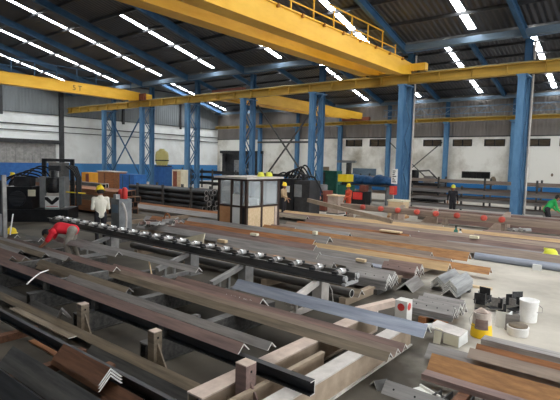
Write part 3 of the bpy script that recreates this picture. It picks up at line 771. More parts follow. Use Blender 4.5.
for px, m in ((113, 'post_gray'), (192, 'post_gray'), (246, 'post_gray'), (321, 'pale_beam')):
    X = xat(px, 7.05, .5) + 4.05; w = .2
    lg = MB().box((X-w/2, -.12, .015), (X+w/2, .12, .52)).box((X-w/2-.06, -.18, 0), (X+w/2+.06, .18, .015)).build('leg', m, cv)
    q = MB(); p0, p1 = Vector((X, -.12, .47)), Vector((X, -.95, .26)); q.bar(p0, p1, .1, .09); q.build('arm', m, lg)
    q = MB(); 
    for t in (.45, .75): 
        pp = p0.lerp(p1, t); q.bar((X, pp.y, .0), (X, pp.y, pp.z-.045), .05, .05)
    q.bar((X, -.12, .05), (X, -.98, .05), .08, .08)
    q.build('stay', m, lg)
pp = at(404, 299.5, .47)
t = thing('support_post', 'white post with a red painted spot beside the punched angle stack', 'post', (pp.x, pp.y, 0))
MB().box((-.1, -.1, 0), (.1, .1, .47)).build('post', 'white_post', t)
MB().tube([(.101, -.02, .38), (.104, -.02, .38)], .06, 14).tube([(.0, -.101, .37), (0, -.104, .37)], .06, 14).build('red_spot', 'red_paint', t)
a1 = at(395, 302, .41)-Vector((pp.x, pp.y, 0)); a2 = at(357, 311, .34)-Vector((pp.x, pp.y, 0))
MB().bar(a1, a2, .12, .1).build('arm', 'pink_beam', t)
mm_ = a1.lerp(a2, .5); MB().bar((mm_.x, mm_.y, 0), (mm_.x, mm_.y, mm_.z-.05), .05, .05).build('stay', 'pale_beam', t)

# -- stock behind the conveyor
ZB = .14
for i, (x, ya, yb) in enumerate(((-4.4, 7.37, 15.5), (-6.3, 7.37, 16.8), (-8.8, 7.37, 17), (-10.8, 7.37, 17), (-13.6, 8.6, 17.2), (-16.2, 9, 17.2), (-2.4, 13.75, 18.4), (-.4, 14.0, 18.4))):
    ybeam('timber_sleeper', .14, ZB, x, ya, yb, 0, 'tan_beam', ['timber sleeper under the bars behind the last conveyor leg', 'timber sleeper under the bars by the grey conveyor leg', 'timber sleeper under the bars before the cabin', 'timber sleeper under the bars by the pale wedge', 'timber sleeper under the bars by the power pack', 'timber sleeper under the bars behind the man in white', 'timber sleeper beneath the brown bars on the bare floor', 'timber sleeper farthest along on the bare floor'][i], 'sleeper')
BK = 'long bars stacked behind the roller conveyor'
def bk(kind, a, px, py, xl, xr, m, label, zb=ZB, **kw): return bar(kind, a, px, py, ZB if zb > .05 else zb, xl, xr, m, label, BK, span=60, **kw)
bk('T', .16, 230, 263, 128, 352, 'steel_dark', 'dark round tube seen between the conveyor legs')
bk('A', .18, 300, 286, 150, 345, 'steel_olive', 'olive angle low behind the conveyor legs')
bk('T', .14, 230, 252, 128, 356, 'steel_black', 'black round tube directly behind the conveyor', .2)
bk('A', .2, 300, 251, 180, 372, 'steel_gray', 'grey angle close behind the bright rollers', .2)
bk('F', .3, 398, 269, 188, 400, 'steel_blue', 'wide blue grey flat bar ending at the punched bundle', .32, b=.02)
bk('A', .22, 398, 265, 205, 402, 'steel_gray', 'grey angle behind the wide blue grey flat bar')
bk('A', .24, 449, 263, 262, 450, 'rust_tan', 'tan angle with a ragged end on the bare floor')
bk('A', .2, 484, 271, 352, 485, 'rust_orange', 'orange rusty angle reaching farthest over the bare floor')
bk('A', .22, 440, 263, 300, 441, 'steel_brown', 'brown angle between the tan and the blue grey bars')
bk('A', .3, 468, 252, 212, 470, 'rust_orange', 'long orange rusty angle across the middle of the yard', .2)
bk('A', .26, 425, 251, 200, 432, 'steel_brown', 'pale brown angle in front of the long orange one')
bk('A', .3, 420, 238, 190, 640, 'steel_brown', 'grey brown angle passing behind the orange rusty one', .2)
bk('A', .3, 420, 232, 170, 640, 'rust_purple', 'purplish brown long angle in the wide row behind', .2)
bk('A', .28, 400, 226, 200, 640, 'steel_brown', 'dusty brown long angle below the wedge stands', .2)
bk('A', .28, 340, 216, 170, 640, 'rust_tan', 'dusty tan long angle running right along the wedge stands', .2)
bk('A', .26, 300, 221, 215, 410, 'rust', 'rust red angle ending at the pale board', .25)
bk('A', .24, 300, 226, 210, 350, 'steel_gray', 'grey angle in front of the rust red one', .22)
bk('T', .2, 477, 252, 476, 640, 'steel_blue', 'blue grey tube lying on the bare floor', .0)
bk('F', .3, 531, 249, 530, 640, 'rust_dark', 'dark rusty plate beside the yellow hat on the floor', .1, b=.05)
bk('A', .26, 240, 224, 150, 330, 'steel_gray', 'grey angle between the pale wedge and the cabin', .16)
bk('A', .26, 230, 213, 140, 300, 'rust', 'rusty angle passing in front of the cabin', .2)
bk('A', .24, 270, 213, 225, 420, 'steel_brown', 'brown angle laid before the cabin doorway', .25)
bk('A', .26, 200, 216, 128, 290, 'rust_purple', 'purplish angle beyond the loose offcuts')
bk('A', .26, 180, 209, 120, 262, 'steel_gray', 'grey angle with a pale end before the black bar bundle', .2)
bk('T', .2, 180, 205, 132, 185, 'steel_light', 'short pale tube ending near the cabin corner', .3)
xa, xb = xat(62, 11.7, .6), xat(120, 11.7, .6)
PLACED.append((xa-.6, xb+.6, 11.2, 12.9, 0, 1.4)); PLACED[-1] = PLACED[-1][:5]+(1.6,)
for x in (xa+.6, xb-.6): ybeam('timber_sleeper', .14, .12, x, 11.3, 12.8, 0, 'tan_beam', 'sleeper under the rusty stack behind the man in white', 'sleeper', 'sleepers under the rusty stack')
for z in range(4):
    for k in range(4):
        bar_at('B', .3, 11.5+k*.34, .12+z*.25, xa+random.uniform(-.5, .5), xb+random.uniform(-.5, .5), random.choice(['rust', 'rust_dark', 'steel_olive', 'rust']), 'rusty brown bar in the stack behind the man in white', 'rusty brown bars stacked behind the man in white', b=.245, end='rust_dark')
rnd = random.Random(21); Yf = 7.75
while Yf < 18.3:
    Yf += .315
    for (xa, xb) in ((-17.5, -10.6), (-10.4, -5.6)) + (((-4.8, 3.0),) if Yf > 14.2 else ()):
        if Yf < 9 and xa < -17: xa = -10.6-rnd.random()*1.5
        if Yf > 14.3: xa = max(xa, -15.5)
        x0, x1 = xa+rnd.uniform(-.6, 1.2), xb+rnd.uniform(-1.2, .3)
        zz = ZB
        if hits(x0, x1, Yf-.14, Yf+.14, zz, zz+.14): continue
        if xa > -5: x0 = -4.8+rnd.uniform(-.3, .1)
        PLACED.append((x0, x1, Yf-.14, Yf+.14, zz, zz+.14))
        bar_at('A', .2, Yf, zz, x0, x1, rnd.choice(['steel_brown', 'rust_purple', 'steel_gray', 'rust', 'steel_olive', 'steel_brown']), 'dusty angle among the close rows between conveyor and cabin', 'dusty angles in close rows between conveyor and cabin')
USED = []
for i, (yy, xa, xb, m_) in enumerate(((10.9, -15.6, -8.4, 'steel_gray'), (11.3, -15.2, -7.6, 'rust'), (11.7, -16, -8, 'steel_brown'), (10.5, -14.6, -7.2, 'rust_purple'), (10.0, -14.2, -6.6, 'steel_gray'))):
    if yy > CAB.y-.35: xa = CAB.x+.3
    c = [q for q in PLACED if q[0] < xb and q[1] > xa and abs((q[2]+q[3])/2-yy) < .35 and q[5] < .4]
    c = [q for q in c if q not in USED]
    if c: q = min(c, key=lambda q: abs((q[2]+q[3])/2-yy)); yy = (q[2]+q[3])/2; z_ = q[4]+.04; USED.append(q)
    else: z_ = ZB
    PLACED.append((xa, xb, yy-.16, yy+.16, z_, z_+.17))
    bar_at('A', .24, yy, z_, xa, xb, m_, 'upper angle lying across the close rows in front of the cabin', 'upper angles lying on the rows in front of the cabin')
# tilted square tube
a, b = at(308, 200, 1.05), at(392, 221.5, .5)
t = tag(MB().bar(a, b, .15, .15).build('box_tube', 'tan_beam'), 'tilted square tube propped across the brown bars', 'steel tube')
# wooden chocks, board and light bits
def block(px, py, z, d, m, label, rz=0):
    p = at(px, py, z)
    if z > .05: p.y, z = snap(p.x, p.y)
    return tag(MB().box((-d[0]/2, -d[1]/2, 0), (d[0]/2, d[1]/2, d[2])).build('wood_block', m, None, (p.x, p.y, z), rz), label, 'wood block', 'loose wood blocks')
block(229, 236.5, .42, (.3, .12, .08), 'wood_pale', 'pale wood chock on the grey bars behind the bright rollers')
block(259, 232.5, .42, (.26, .12, .07), 'cream', 'cream chock on the bars in front of the cabin')
block(276, 265, .2, (.2, .12, .12), 'wood_orange', 'orange wood chock below the conveyor rail')
block(314, 235, .5, (.12, .1, .1), 'cream', 'small cream chock on the orange bar at centre')
block(390, 228.5, .45, (.75, .2, .05), 'wood_pale', 'pale board lying on the brown bars')
block(472, 237, .42, (.26, .14, .08), 'cream', 'cream chock on the purplish bars over the bare floor')
block(537, 270, .0, (.2, .1, .14), 'white_paint', 'white block against the blue grey tube')
block(360, 256, .42, (.24, .1, .06), 'wood_pale', 'pale chock on the wide blue grey flat bar')
block(467, 286, .0, (1.0, .12, .04), 'wood_pale', 'long thin pale lath lying on the bare floor', R(4))
p = at(168, 231, .62); p.y, z_ = snap(p.x+.5, p.y); p.y -= .05; p.z = z_+.062
q = MB().add([(0, 0, 0), (1.05, 0, -.06), (1.1, .05, .3), (1.1, .08, .3), (1.05, .03, -.06), (0, .03, 0)], [(0,1,2),(3,4,5),(0,2,3,5),(1,4,3,2),(0,5,4,1)])
tag(q.build('wedge_board', 'cream', None, p), 'pale cream wedge-shaped board behind the rollers', 'board')
# ------------------------------------------------------------------ bundles of short punched angles
def stack(n, a, px, py, xl, xr, zb, m, label, group, pitch=.036, holes=0, dys=(0,), jit=.02):
    p, h = prof('A', a); top = zb+h+pitch*(n-1)
    P = at(px, py, top); x1 = P.x; Y0_ = P.y; x0 = xat(xl, Y0_, top)
    for k, dy in enumerate(dys):
        for i in range(n):
            j = random.uniform(-jit, jit)
            bar_at('A', a, Y0_+dy, zb+pitch*i, x0+j, x1+j, m, label, group, holes=holes if i == n-1 else 0)
    PLACED.append((x0, x1, Y0_+min(dys)-.7*a, Y0_+max(dys)+.7*a, zb, top))
    return x0, x1, Y0_, top
def sleeper(x, ya, yb, h, m, label): return ybeam('timber_sleeper', .12, h, x, ya, yb, 0, m, label, 'sleeper')
g = 'punched grey angles bundled behind the last conveyor leg'
x0, x1, y, _ = stack(6, .19, 389, 274, 346, 389, .1, 'steel_gray', 'grey punched angle in the bundle behind the last conveyor leg', g, holes=.17, dys=(0, .3))
sleeper(x0+.25, y-.2, y+.5, .1, 'steel_dark', 'low sleeper under the punched bundle, far end'); sleeper(x1-.2, y-.2, y+.5, .1, 'steel_dark', 'low sleeper under the punched bundle, near end')
g = 'grey angles bundled at the end of the blue grey flat bar'
x0, x1, y, _ = stack(5, .19, 417, 266, 384, 417, .1, 'rust_purple', 'purplish grey angle in the bundle at the end of the blue grey flat bar', g, holes=.2, dys=(0, .28))
sleeper(x0+.25, y-.2, y+.45, .1, 'steel_dark', 'low sleeper under the purplish bundle, far end'); sleeper(x1-.2, y-.2, y+.45, .1, 'steel_dark', 'low sleeper under the purplish bundle, near end')
g = 'punched grey angles stacked behind the white bracket'
x0, x1, y, _ = stack(4, .17, 455, 307, 413, 453, .1, 'steel_gray', 'punched grey angle in the stack behind the white bracket', g, holes=.16, dys=(0, .25, .5))
sleeper(x0+.25, y-.2, y+.65, .1, 'rust', 'rusty sleeper under the stack behind the white bracket, far end'); sleeper(x1-.2, y-.2, y+.65, .1, 'rust', 'rusty sleeper under the stack behind the white bracket, near end')
# short pale angles whose ends face the camera
g = 'short pale angles stacked with their ends towards the camera'
for k, (px, py, n) in enumerate(((438, 276, 4), (450, 280, 5))):
    p, h = prof('A', .22); top = .06+h+.04*(n-1); P = at(px, py, top)
    for i in range(n):
        bar_at('A', .22, P.y+random.uniform(-.015, .015), .06+.04*i, P.x-1.0, P.x, 'steel_light', ['short pale angle in the farther of the two end-on stacks', 'short pale angle in the nearer of the two end-on stacks'][k], g, rz=R(-90))
    for dy, l in ((.15, 'front'), (.8, 'back')):
        tag(MB().box((-.16, -.05, 0), (.16, .05, .06)).build('timber_sleeper', 'steel_dark', None, (P.x, P.y+dy, 0)), 'short sleeper under the %s of the %s end-on stack' % (l, ['farther', 'nearer'][k]), 'sleeper')
P = at(405, 282, .19)
bar_at('A', .26, P.y, 0, P.x-.8, P.x, 'steel_gray', 'single thick grey angle on the floor, its dark hollow end facing the camera', rz=R(-84))
# ------------------------------------------------------------------ stock on the floor in front
ZH = .08
for x, l in ((-1.55, 'sleeper under the left ends of the rusty front bars'), (.4, 'sleeper under the rusty front bars near the frame edge')):
    ybeam('timber_sleeper', .12, ZH, x, 4.7, 7.2, 0, 'rust_dark', ['sleeper under the butt ends of the rusty front bars', 'sleeper farther along under the rusty front bars'][x > 0], 'sleeper')
FG = 'bars on the floor in front of the yellow bucket'
def fr(kind, a, px, py, xl, xr, m, label, zb=ZH, **kw): return bar(kind, a, px, py, zb, xl, xr, m, label, FG, **kw)
fr('A', .24, 436, 354, 432, 640, 'rust_orange', 'bright orange rusty angle on the floor, two small holes near its end')
fr('A', .22, 430, 345, 427, 640, 'steel_gray', 'grey angle just behind the bright orange rusty one')
fr('U', .16, 426, 372, 424, 620, 'rust_purple', 'purplish channel with punched end, in front of the orange rusty angle', b=.07)
fr('A', .2, 480, 344, 477, 640, 'rust', 'brown rusty angle lying before the small white tub')
fr('U', .2, 488, 338, 483, 640, 'steel_gray', 'grey channel with rough punched edge nearest the white tub', b=.08)
fr('A', .14, 470, 352, 466, 640, 'steel_brown', 'narrow brown angle between the grey and the rusty front bars')
P = at(386, 381, .1)
t = bar_at('A', .17, P.y, 0, P.x, P.x+.75, 'steel_gray', 'short grey punched angle alone on the dark floor in front', None, holes=.22)
P = at(377, 372, .12); bar_at('A', .12, P.y, 0, P.x-.05, P.x+.14, 'steel_dark', 'small dark offcut beside the short grey punched angle', None, rz=R(60))
for i in range(5):
    P = at(441+i*13, 391+i*2.2, .08)
    tag(MB().prism([(-.07, 0), (.07, 0), (.07, .012), (-.058, .012), (-.058, .075), (-.07, .075)], 0, .3, 'y', 0, 1).build('gusset', ['steel_dark', 'steel_gray'], None, (P.x, P.y-.25, 0), R(-10+4*i)), 'dark folded gusset in the row at the front edge of the picture', 'gusset', 'dark folded gussets in a row at the front edge')
P = at(424, 394, .03)
tag(MB().box((-.16, -.1, 0), (.16, .1, .03)).box((-.16, .08, .03), (.16, .1, .06)).build('plate', 'skin_paper', None, (P.x, P.y, 0), R(-25)), 'white plate lying on the floor at the bottom edge', 'plate')
# white bracket made of a folded box with an arm
P = at(446, 340, .02)
t = thing('bracket', 'white folded bracket with one arm, like an open box, beside the bucket', 'bracket', (P.x, P.y, 0), R(12))
MB().add([(-.26, -.12, .2), (.2, -.16, .15), (.28, .14, .16), (-.16, .18, .23), (-.26, -.12, .215), (.2, -.16, .165), (.28, .14, .175), (-.16, .18, .245)], [(0,3,2,1),(4,5,6,7),(0,1,5,4),(1,2,6,5),(2,3,7,6),(3,0,4,7)]).build('top_plate', 'pale_beam', t)
MB().add([(-.02, -.15, .02), (.2, -.17, 0), (.2, -.16, .15), (-.02, -.14, .18), (-.02, -.138, .02), (.2, -.158, 0), (.2, -.148, .15), (-.02, -.128, .18)], [(0,1,2,3),(7,6,5,4),(0,4,5,1),(1,5,6,2),(2,6,7,3),(3,7,4,0)]).build('front_plate', 'cream', t)
MB().add([(.2, -.17, 0), (.29, .14, 0), (.28, .14, .17), (.2, -.16, .15), (.188, -.17, 0), (.278, .14, 0), (.268, .14, .17), (.188, -.16, .15)], [(0,1,2,3),(7,6,5,4),(0,4,5,1),(1,5,6,2),(2,6,7,3),(3,7,4,0)]).build('side_plate', 'white_paint', t)
MB().add([(-.16, -.16, 0), (-.06, -.17, 0), (-.04, -.13, .2), (-.15, -.11, .22), (-.16, -.14, 0), (-.06, -.15, 0), (-.04, -.11, .2), (-.15, -.09, .22)], [(0,1,2,3),(7,6,5,4),(0,4,5,1),(1,5,6,2),(2,6,7,3),(3,7,4,0)]).build('leg', 'cream', t)
MB().tube([(-.2, -.08, .22), (-.32, -.1, .2), (-.42, -.16, .19)], [.045, .04, .045], 10).build('arm', 'white_paint', t)
# buckets
P = at(481, 336, .0)
t = thing('bucket', 'yellow paint bucket with a stained grey upper half, standing on the floor', 'bucket', (P.x, P.y, 0))
MB().lathe([(.155, 0), (.158, .02), (.148, .14), (.138, .2), (.13, .3), (.124, .35), (.13, .36), (.13, .38), (.118, .38), (.112, .33), (.0, .33)], mi=0, n=28, bands=[0, 0, 0, 1, 1, 1, 1, 1, 2, 2]).build('body', ['bucket_yellow', 'bucket_gray', 'rust_purple'], t)
q = MB(); vs = []
for k in range(7):
    a_ = R(-115+k*13)
    for z, r_ in ((.14, .1525), (.29, .1345)): vs.append((r_*math.cos(a_), r_*math.sin(a_), z))
q.add(vs, [(2*k, 2*k+2, 2*k+3, 2*k+1) for k in range(6)], 0, True); part_label(q.build('paper_label', 'rust_purple', t), 'dark worn paper label')
MB().tube([(-.14, .0, .34), (-.16, -.1, .26), (-.12, -.16, .2), (.0, -.19, .17)], .004, 6).build('handle', 'steel_gray', t)
MB().add([(-.12, -.06, .37), (.1, -.08, .39), (.13, .08, .37), (-.06, .1, .42), (0, 0, .44)], [(0,1,4),(1,2,4),(2,3,4),(3,0,4),(0,3,2,1)]).build('rag', 'pink_beam', t)
P = at(528, 321, 0)
t = thing('pail', 'tall white pail with a wire handle, farthest of the pails', 'bucket', (P.x, P.y, 0))
MB().lathe([(.128, 0), (.132, .02), (.146, .34), (.152, .345), (.152, .37), (.14, .37), (.134, .3), (0, .3)], n=28, bands=[0]*6+[1]).build('body', ['tub_white', 'bucket_gray'], t)
MB().tube([(.1, .1, .3), (.2, .02, .26), (.21, -.05, .2), (.14, -.1, .2)], .006, 6).build('handle', 'steel_gray', t)
P = at(517.5, 335, 0)
t = thing('tub', 'small white tub with a rusty lid, nearest the floor bars', 'tub', (P.x, P.y, 0))
MB().lathe([(.14, 0), (.15, .02), (.155, .12), (.16, .125), (.16, .14), (0, .14)], n=26).build('body', 'tub_white', t)
MB().lathe([(.135, .14), (.14, .165), (.125, .175), (0, .178)], n=26).build('lid', 'steel_olive', t)
# folded steel pieces behind the tub
for k, (px, py, m, l) in enumerate(((503, 327, 'white_paint', 'white faced folded steel piece standing beside the tall pail'), (512, 330, 'steel_gray', 'grey folded steel piece standing behind the small tub'))):
    P = at(px, py, 0)
    tag(MB().prism([(-.11, -.05), (.09, -.07), (.1, .12), (.09, .12), (.08, -.058), (-.11, -.038)], 0, .26, 'z').box((-.11, -.05, 0), (.09, .1, .012)).build('bracket', m, None, (P.x, P.y, 0), R(20*k)), l, 'bracket')
# dark cut gussets in a heap behind the pails
sg = 'dark gusset offcuts heaped behind the pails'
rnd = random.Random(11)
for i in range(16):
    px, py = 478+rnd.random()*38, 299+rnd.random()*11; P = at(px, py, .05)
    a_ = rnd.uniform(.08, .13); q = MB()
    q.prism([(-a_, 0), (a_, 0), (a_, .01), (-a_+.012, .01), (-a_+.012, a_*1.7), (-a_, a_*1.7)], -a_*.8, a_*.8, 'y', 0, 1)
    tag(q.build('gusset', ['steel_black' if i % 4 else 'steel_gray', 'steel_gray'], None, (P.x, P.y, .005+.05*(i//6)), rnd.uniform(0, 6)), 'folded gusset offcut in the dark heap behind the pails', 'gusset', sg)
# tangled pale offcuts beyond the brown bars
so = 'pale steel offcuts tangled in a heap before the broad blue column'
for i in range(18):
    px = 504+rnd.random()*36; P = at(px, 243-(i//5)*4.0, .05)
    L = rnd.uniform(.3, .7); p, h = prof('A', .14)
    q = MB().prism(p, -L/2, L/2, 'x', 0, 1)
    o = q.build('angle_offcut', ['steel_light' if i % 2 else 'steel_gray', 'cut'], None, (P.x, P.y, .01+.1*(i//5)), rnd.uniform(0, 6))
    tag(o, 'short pale angle offcut in the heap before the broad blue column', 'offcut', so)
# scrap behind the rollers, left of the cream board
ss = 'small steel offcuts heaped behind the rollers'
for i in range(18):
    px = 144+rnd.random()*38; py = 225-(i//6)*2.2; z0 = .285+.085*(i//6); P = at(px, py+rnd.random()*2, z0)
    L = rnd.uniform(.25, .5); p, h = prof('A' if i % 3 else 'C', .13)
    o = MB().prism(p, -L/2, L/2, 'x', 0, 1).build('steel_offcut', [['steel_gray', 'steel_dark', 'rust_purple', 'steel_light'][i % 4], 'cut'], None, (P.x, P.y, z0), rnd.uniform(0, 6))
    tag(o, 'small steel offcut in the heap behind the rollers', 'offcut', ss)
P = at(167, 222, .42)
q = MB(); q.tube([(.13*math.cos(t*math.pi/10), .02*math.sin(t), .13*math.sin(t*math.pi/10)) for t in range(21)], .03, 8)
tag(q.build('ring', 'rust', None, (P.x, P.y, .58)), 'rusty orange ring on the heap of small offcuts', 'ring')

# ------------------------------------------------------------------ red roller line and its wedge stands
YR = 19.0
xa, xb = xat(343, YR, .7), xat(700, YR, .7); xb = min(xb, 3.0)
t = thing('roller_conveyor', 'long grey conveyor with red rollers in front of the blue columns', 'conveyor', (xa, YR, 0))
MB().box((0, -.22, .5), (xb-xa, -.1, .72)).box((0, .1, .5), (xb-xa, .22, .72)).build('side_rail', 'steel_brown', t)
for px in (363, 381, 398, 417, 436, 457, 484, 502):
    X = xat(px, YR-.3, .62)-xa
    MB().lathe([(.04, -.07), (.11, -.06), (.11, -.02), (.07, 0), (.11, .02), (.11, .06), (.04, .07)], (0, 0, 0), 14).build('roller', 'red_roller', t, (X, -.32, .66)).rotation_euler = (R(90), 0, 0)
for i in range(6):
    X = .4+i*2.2; MB().box((X-.06, -.2, .02), (X+.06, .2, .5)).box((X-.15, -.3, 0), (X+.15, .3, .02)).build('leg', 'steel_brown', t)
def wedge(px, py, h, l, s=1):
    P = at(px, py, 0); d = thing('wedge_stand', l, 'stand', (P.x, P.y, 0), 0, 'triangular wedge stands')
    q = MB().prism([(-.55, 0), (.3, 0), (.3, h), (.15, h)], -.05, .05, 'y'); q.build('side_plate', 'pink_beam', d)
    MB().box((-.6, -.2, 0), (.35, .2, .03)).build('base_plate', 'tan_beam', d)
wedge(398, 221, .75, 'triangular stand where the tilted tube ends'); wedge(430, 227, .8, 'triangular stand beside the green bottle'); wedge(501, 233, .85, 'triangular stand by the pale offcuts')
# bottle pair
P = at(456, 227, .45)
for k, (dx, m, l) in enumerate(((0, 'green_machine', 'dark green flask standing on the brown bars'), (.16, 'white_paint', 'white flask next to the dark green one'))):
    fy, fz = snap(P.x+dx, P.y); t = thing('flask', l, 'bottle', (P.x+dx, fy, fz))
    hh = .46 if k == 0 else .36
    MB().lathe([(.06, 0), (.07, .02), (.07, hh*.7), (.03, hh*.85), (.03, hh)], n=14).build('body', m, t)
    MB().lathe([(.034, hh-.02), (.034, hh+.04), (0, hh+.04)], n=12).build('cap', 'black', t)
# hard hat on the floor by the rusty plate
def hat_mesh(parent=None, m='yellow_hat', r=.14, loc=(0, 0, 0), name='hard_hat'):
    q = MB().lathe([(r*1.28, 0), (r*1.28, .008), (r*1.0, .012), (r*1.0, .05), (r*.93, .095), (r*.7, .14), (r*.35, .16), (0, .165)], n=20)
    q.box((-r*1.0, -.012, .12), (r*.6, .012, .172))
    return q.build(name, m, parent, loc)
P = at(550, 258, .2)
o = hat_mesh(None, 'lime_hat', .17); fy, fz = snap(P.x, P.y); o.location = (P.x, fy, fz); tag(o, 'lime yellow hard hat lying on the dark rusty plate', 'hard hat')
P = at(13, 229, .5); o = hat_mesh(None, 'yellow_hat', .13); fy, fz = snap(P.x, P.y); o.location = (P.x, fy, fz); tag(o, 'yellow hard hat left on the bars by the pale rod', 'hard hat')

# ------------------------------------------------------------------ storage racks in the far bay
def rack(x0, x1, y, levels, nb, lab, blab, mats, a=.2):
    t = thing('bar_rack', lab, 'rack', (x0, y, 0)); L = x1-x0; n = max(2, int(L/2.6)); ht = levels[-1]+.35
    wd = nb*a*1.42+.1
    for i in range(n+1):
        X = L*i/n
        for yy in (-.06, wd+.06): MB().box((X-.05, yy-.05, 0), (X+.05, yy+.05, ht)).build('post', 'steel_dark', t)
        for z in levels: MB().box((X-.04, -.01, z-.08), (X+.04, wd+.01, z)).build('crossbar', 'steel_dark', t)
    for z in levels:
        for k in range(nb):
            j = random.uniform(-.5, .5)
            bar_at('A', a, y+.07+a*.71+k*a*1.42, z+.002, x0-.4+j, x1+.4+j, mats[k % len(mats)], blab, blab.replace('angle', 'angles', 1)+' row')
rack(-11.4, 3, 25.1, (.35, .75, 1.15), 4, 'low storage rack full of grey angles just behind the blue columns', 'grey angle lying on the low storage rack', ['steel_gray', 'steel_brown', 'rust_purple'], .22)
rack(-17, 3, 30.5, (.5, 1.0, 1.5), 3, 'farther storage rack of dark angles along the white wall', 'dark angle lying on the farther storage rack', ['steel_brown', 'steel_gray', 'rust_purple'], .26)
rack(-36, -22, 28.5, (.4, .9, 1.4), 3, 'storage rack of black angles beyond the columns behind the cabin', 'black angle lying on the rack behind the cabin', ['steel_black', 'steel_dark'], .26)
def floor_pile(x0, x1, y, levels, n, a, lab, group, mats, slab):
    for x in (x0+.8, x1-.8): ybeam('timber_sleeper', .14, .1, x, y-.2, y+n*a*1.05+.1, 0, 'tan_beam', slab, 'sleeper', 'sleepers under '+group)
    for z in range(levels):
        for k in range(n):
            bar_at('B', a*.96, y+a*.5+k*a*1.02, .1+z*a*.96, x0+random.uniform(-.5, .5), x1+random.uniform(-.6, .6), random.choice(mats), lab, group, b=a*.955)
floor_pile(-8.5, 3, 20.4, 3, 3, .2, 'dusty square bar in the low pile behind the red rollers', 'dusty square bars piled behind the red rollers', ['steel_brown', 'steel_gray', 'rust_purple'], 'sleeper under the low pile behind the red rollers')
floor_pile(-23.6, -19.5, 20.2, 3, 3, .22, 'dark square bar in the pile between cabin and laced columns', 'dark square bars piled between cabin and laced columns', ['steel_dark', 'steel_black', 'rust_dark'], 'sleeper under the dark pile between cabin and laced columns')
floor_pile(-36, -26, 15.6, 3, 2, .3, 'rusty square bar in the pile before the big sliding door', 'rusty square bars piled before the big sliding door', ['rust_dark', 'steel_dark', 'rust'], 'sleeper under the pile before the big sliding door')
floor_pile(-27, -21.8, 10.2, 3, 2, .3, 'dark square bar in the pile behind the punching machine', 'dark square bars piled behind the punching machine', ['steel_black', 'steel_dark', 'rust_dark'], 'sleeper under the pile behind the punching machine')
# brown bars piled right of the broad column
pl = 'brown bars piled past the broad blue column'
for z in range(5):
    for k in range(4-(z > 3)):
        bar_at('B', .2, 23.9+k*.24+z*.02, .1+z*.2, -3.9+random.uniform(-.3, .3), 3+random.uniform(-1, 1), ['steel_brown', 'rust_purple', 'steel_gray', 'rust_tan'][(z+k) % 4], 'brown bar in the pile past the broad blue column', pl)
for x, l in ((-3, 'sleeper under the brown pile next to the broad blue column'), (1.5, 'sleeper under the far end of the brown pile')): ybeam('timber_sleeper', .14, .1, x, 23.6, 25, 0, 'tan_beam', l, 'sleeper')
# black pipes in front of the blue cabinet
YP = 14.8
xa, xb = xat(132, YP, .9), xat(206, YP, .9)
bp_ = 'black pipes bundled before the tan cabinet'
for z in range(4):
    for k in range(4):
        bar_at('T', .24, YP+k*.25+(z % 2)*.03, .2+z*.245, xa+random.uniform(-.3, .3), xb+random.uniform(-.2, .2), 'steel_black', 'black pipe in the bundle before the tan cabinet', bp_, end='steel_gray')
for i, x in enumerate((xa+.8, (xa+xb)/2, xb-.8)):
    t = thing('pipe_cradle', ['cradle under the far end of the black pipe bundle', 'cradle under the middle of the black pipe bundle', 'cradle under the near end of the black pipe bundle'][i], 'cradle', (x, YP, 0))
    MB().box((-.06, -.2, .1), (.06, 1.05, .2)).build('bed', 'steel_dark', t)
    for yy in (-.2, 1.03): MB().box((-.06, yy-.05, 0), (.06, yy+.03, 1.3)).build('upright', 'steel_dark', t)
# ------------------------------------------------------------------ glazed cabin
P = at(247, 178.5, 1.98); cx, cy = P.x, P.y
cw = cx - xat(218, cy, 1.98); cd = 3.0
d_ = atx(280, 177, cx); cd = d_.y-cy
t = thing('operator_cabin', 'small glazed operator cabin with dark frames and wooden lower panels', 'cabin', (cx, cy, 0))
MB().box((-cw-.1, -.1, 1.95), (.1, cd+.1, 2.02)).build('roof', 'pale_beam', t)
MB().box((-cw, 0, 0), (0, cd, .08)).build('base', 'brown_frame', t)
for k, (x, y) in enumerate(((-cw, 0), (-cw*.55, 0), (-cw*.22, 0), (0, 0), (0, cd*.48), (0, cd), (-cw, cd), (-cw*.5, cd))):
    dx = .04 if x < -.01 else -.04; dy = .04 if y < .01 else -.04
    MB().box((x-(0 if dx > 0 else .09), y-(0 if dy > 0 else .09), .08), (x+(.09 if dx > 0 else 0), y+(.09 if dy > 0 else 0), 1.95)).build('post', 'brown_frame', t)
for z in (.95, 1.88):
    q = MB().box((-cw, .01, z), (0, .07, z+.07)).box((-.07, .01, z), (-.01, cd, z+.07)).box((-cw, cd-.07, z), (0, cd-.01, z+.07)).box((-cw+.01, 0, z), (-cw+.07, cd, z+.07)); q.build('rail', 'brown_frame', t)
part_label(MB().box((-cw+.09, .02, .1), (-cw*.55, .05, .95)).build('lower_panel', 'wood_orange', t), 'orange wooden lower panel')
part_label(MB().box((-cw*.55+.09, .02, .1), (-cw*.22, .05, 1.4)).build('door', 'white_paint', t), 'white door leaf')
part_label(MB().box((-cw*.22+.09, .03, .1), (-.09, .05, .95)).build('lower_panel', 'black', t), 'black lower panel')
for a, b, m in ((.09, cd*.48-.09, 'wood_pale'), (cd*.48, cd*.85, 'wood_pale'), (cd*.87, cd-.09, 'pink_beam')):
    MB().box((-.05, a, .1), (-.02, b, .95)).build('lower_panel', m, t)
MB().box((-cw+.02, .09, .1), (-cw+.05, cd-.09, .95)).build('lower_panel', 'wood_pale', t)
for a, b in ((-cw+.09, -cw*.55), (-cw*.55+.09, -cw*.22), (-cw*.22+.09, -.09)): MB().box((a, .035, 1.02 if a < -cw*.6 or a > -cw*.3 else 1.4), (b, .045, 1.88)).build('window_pane', 'glass', t)
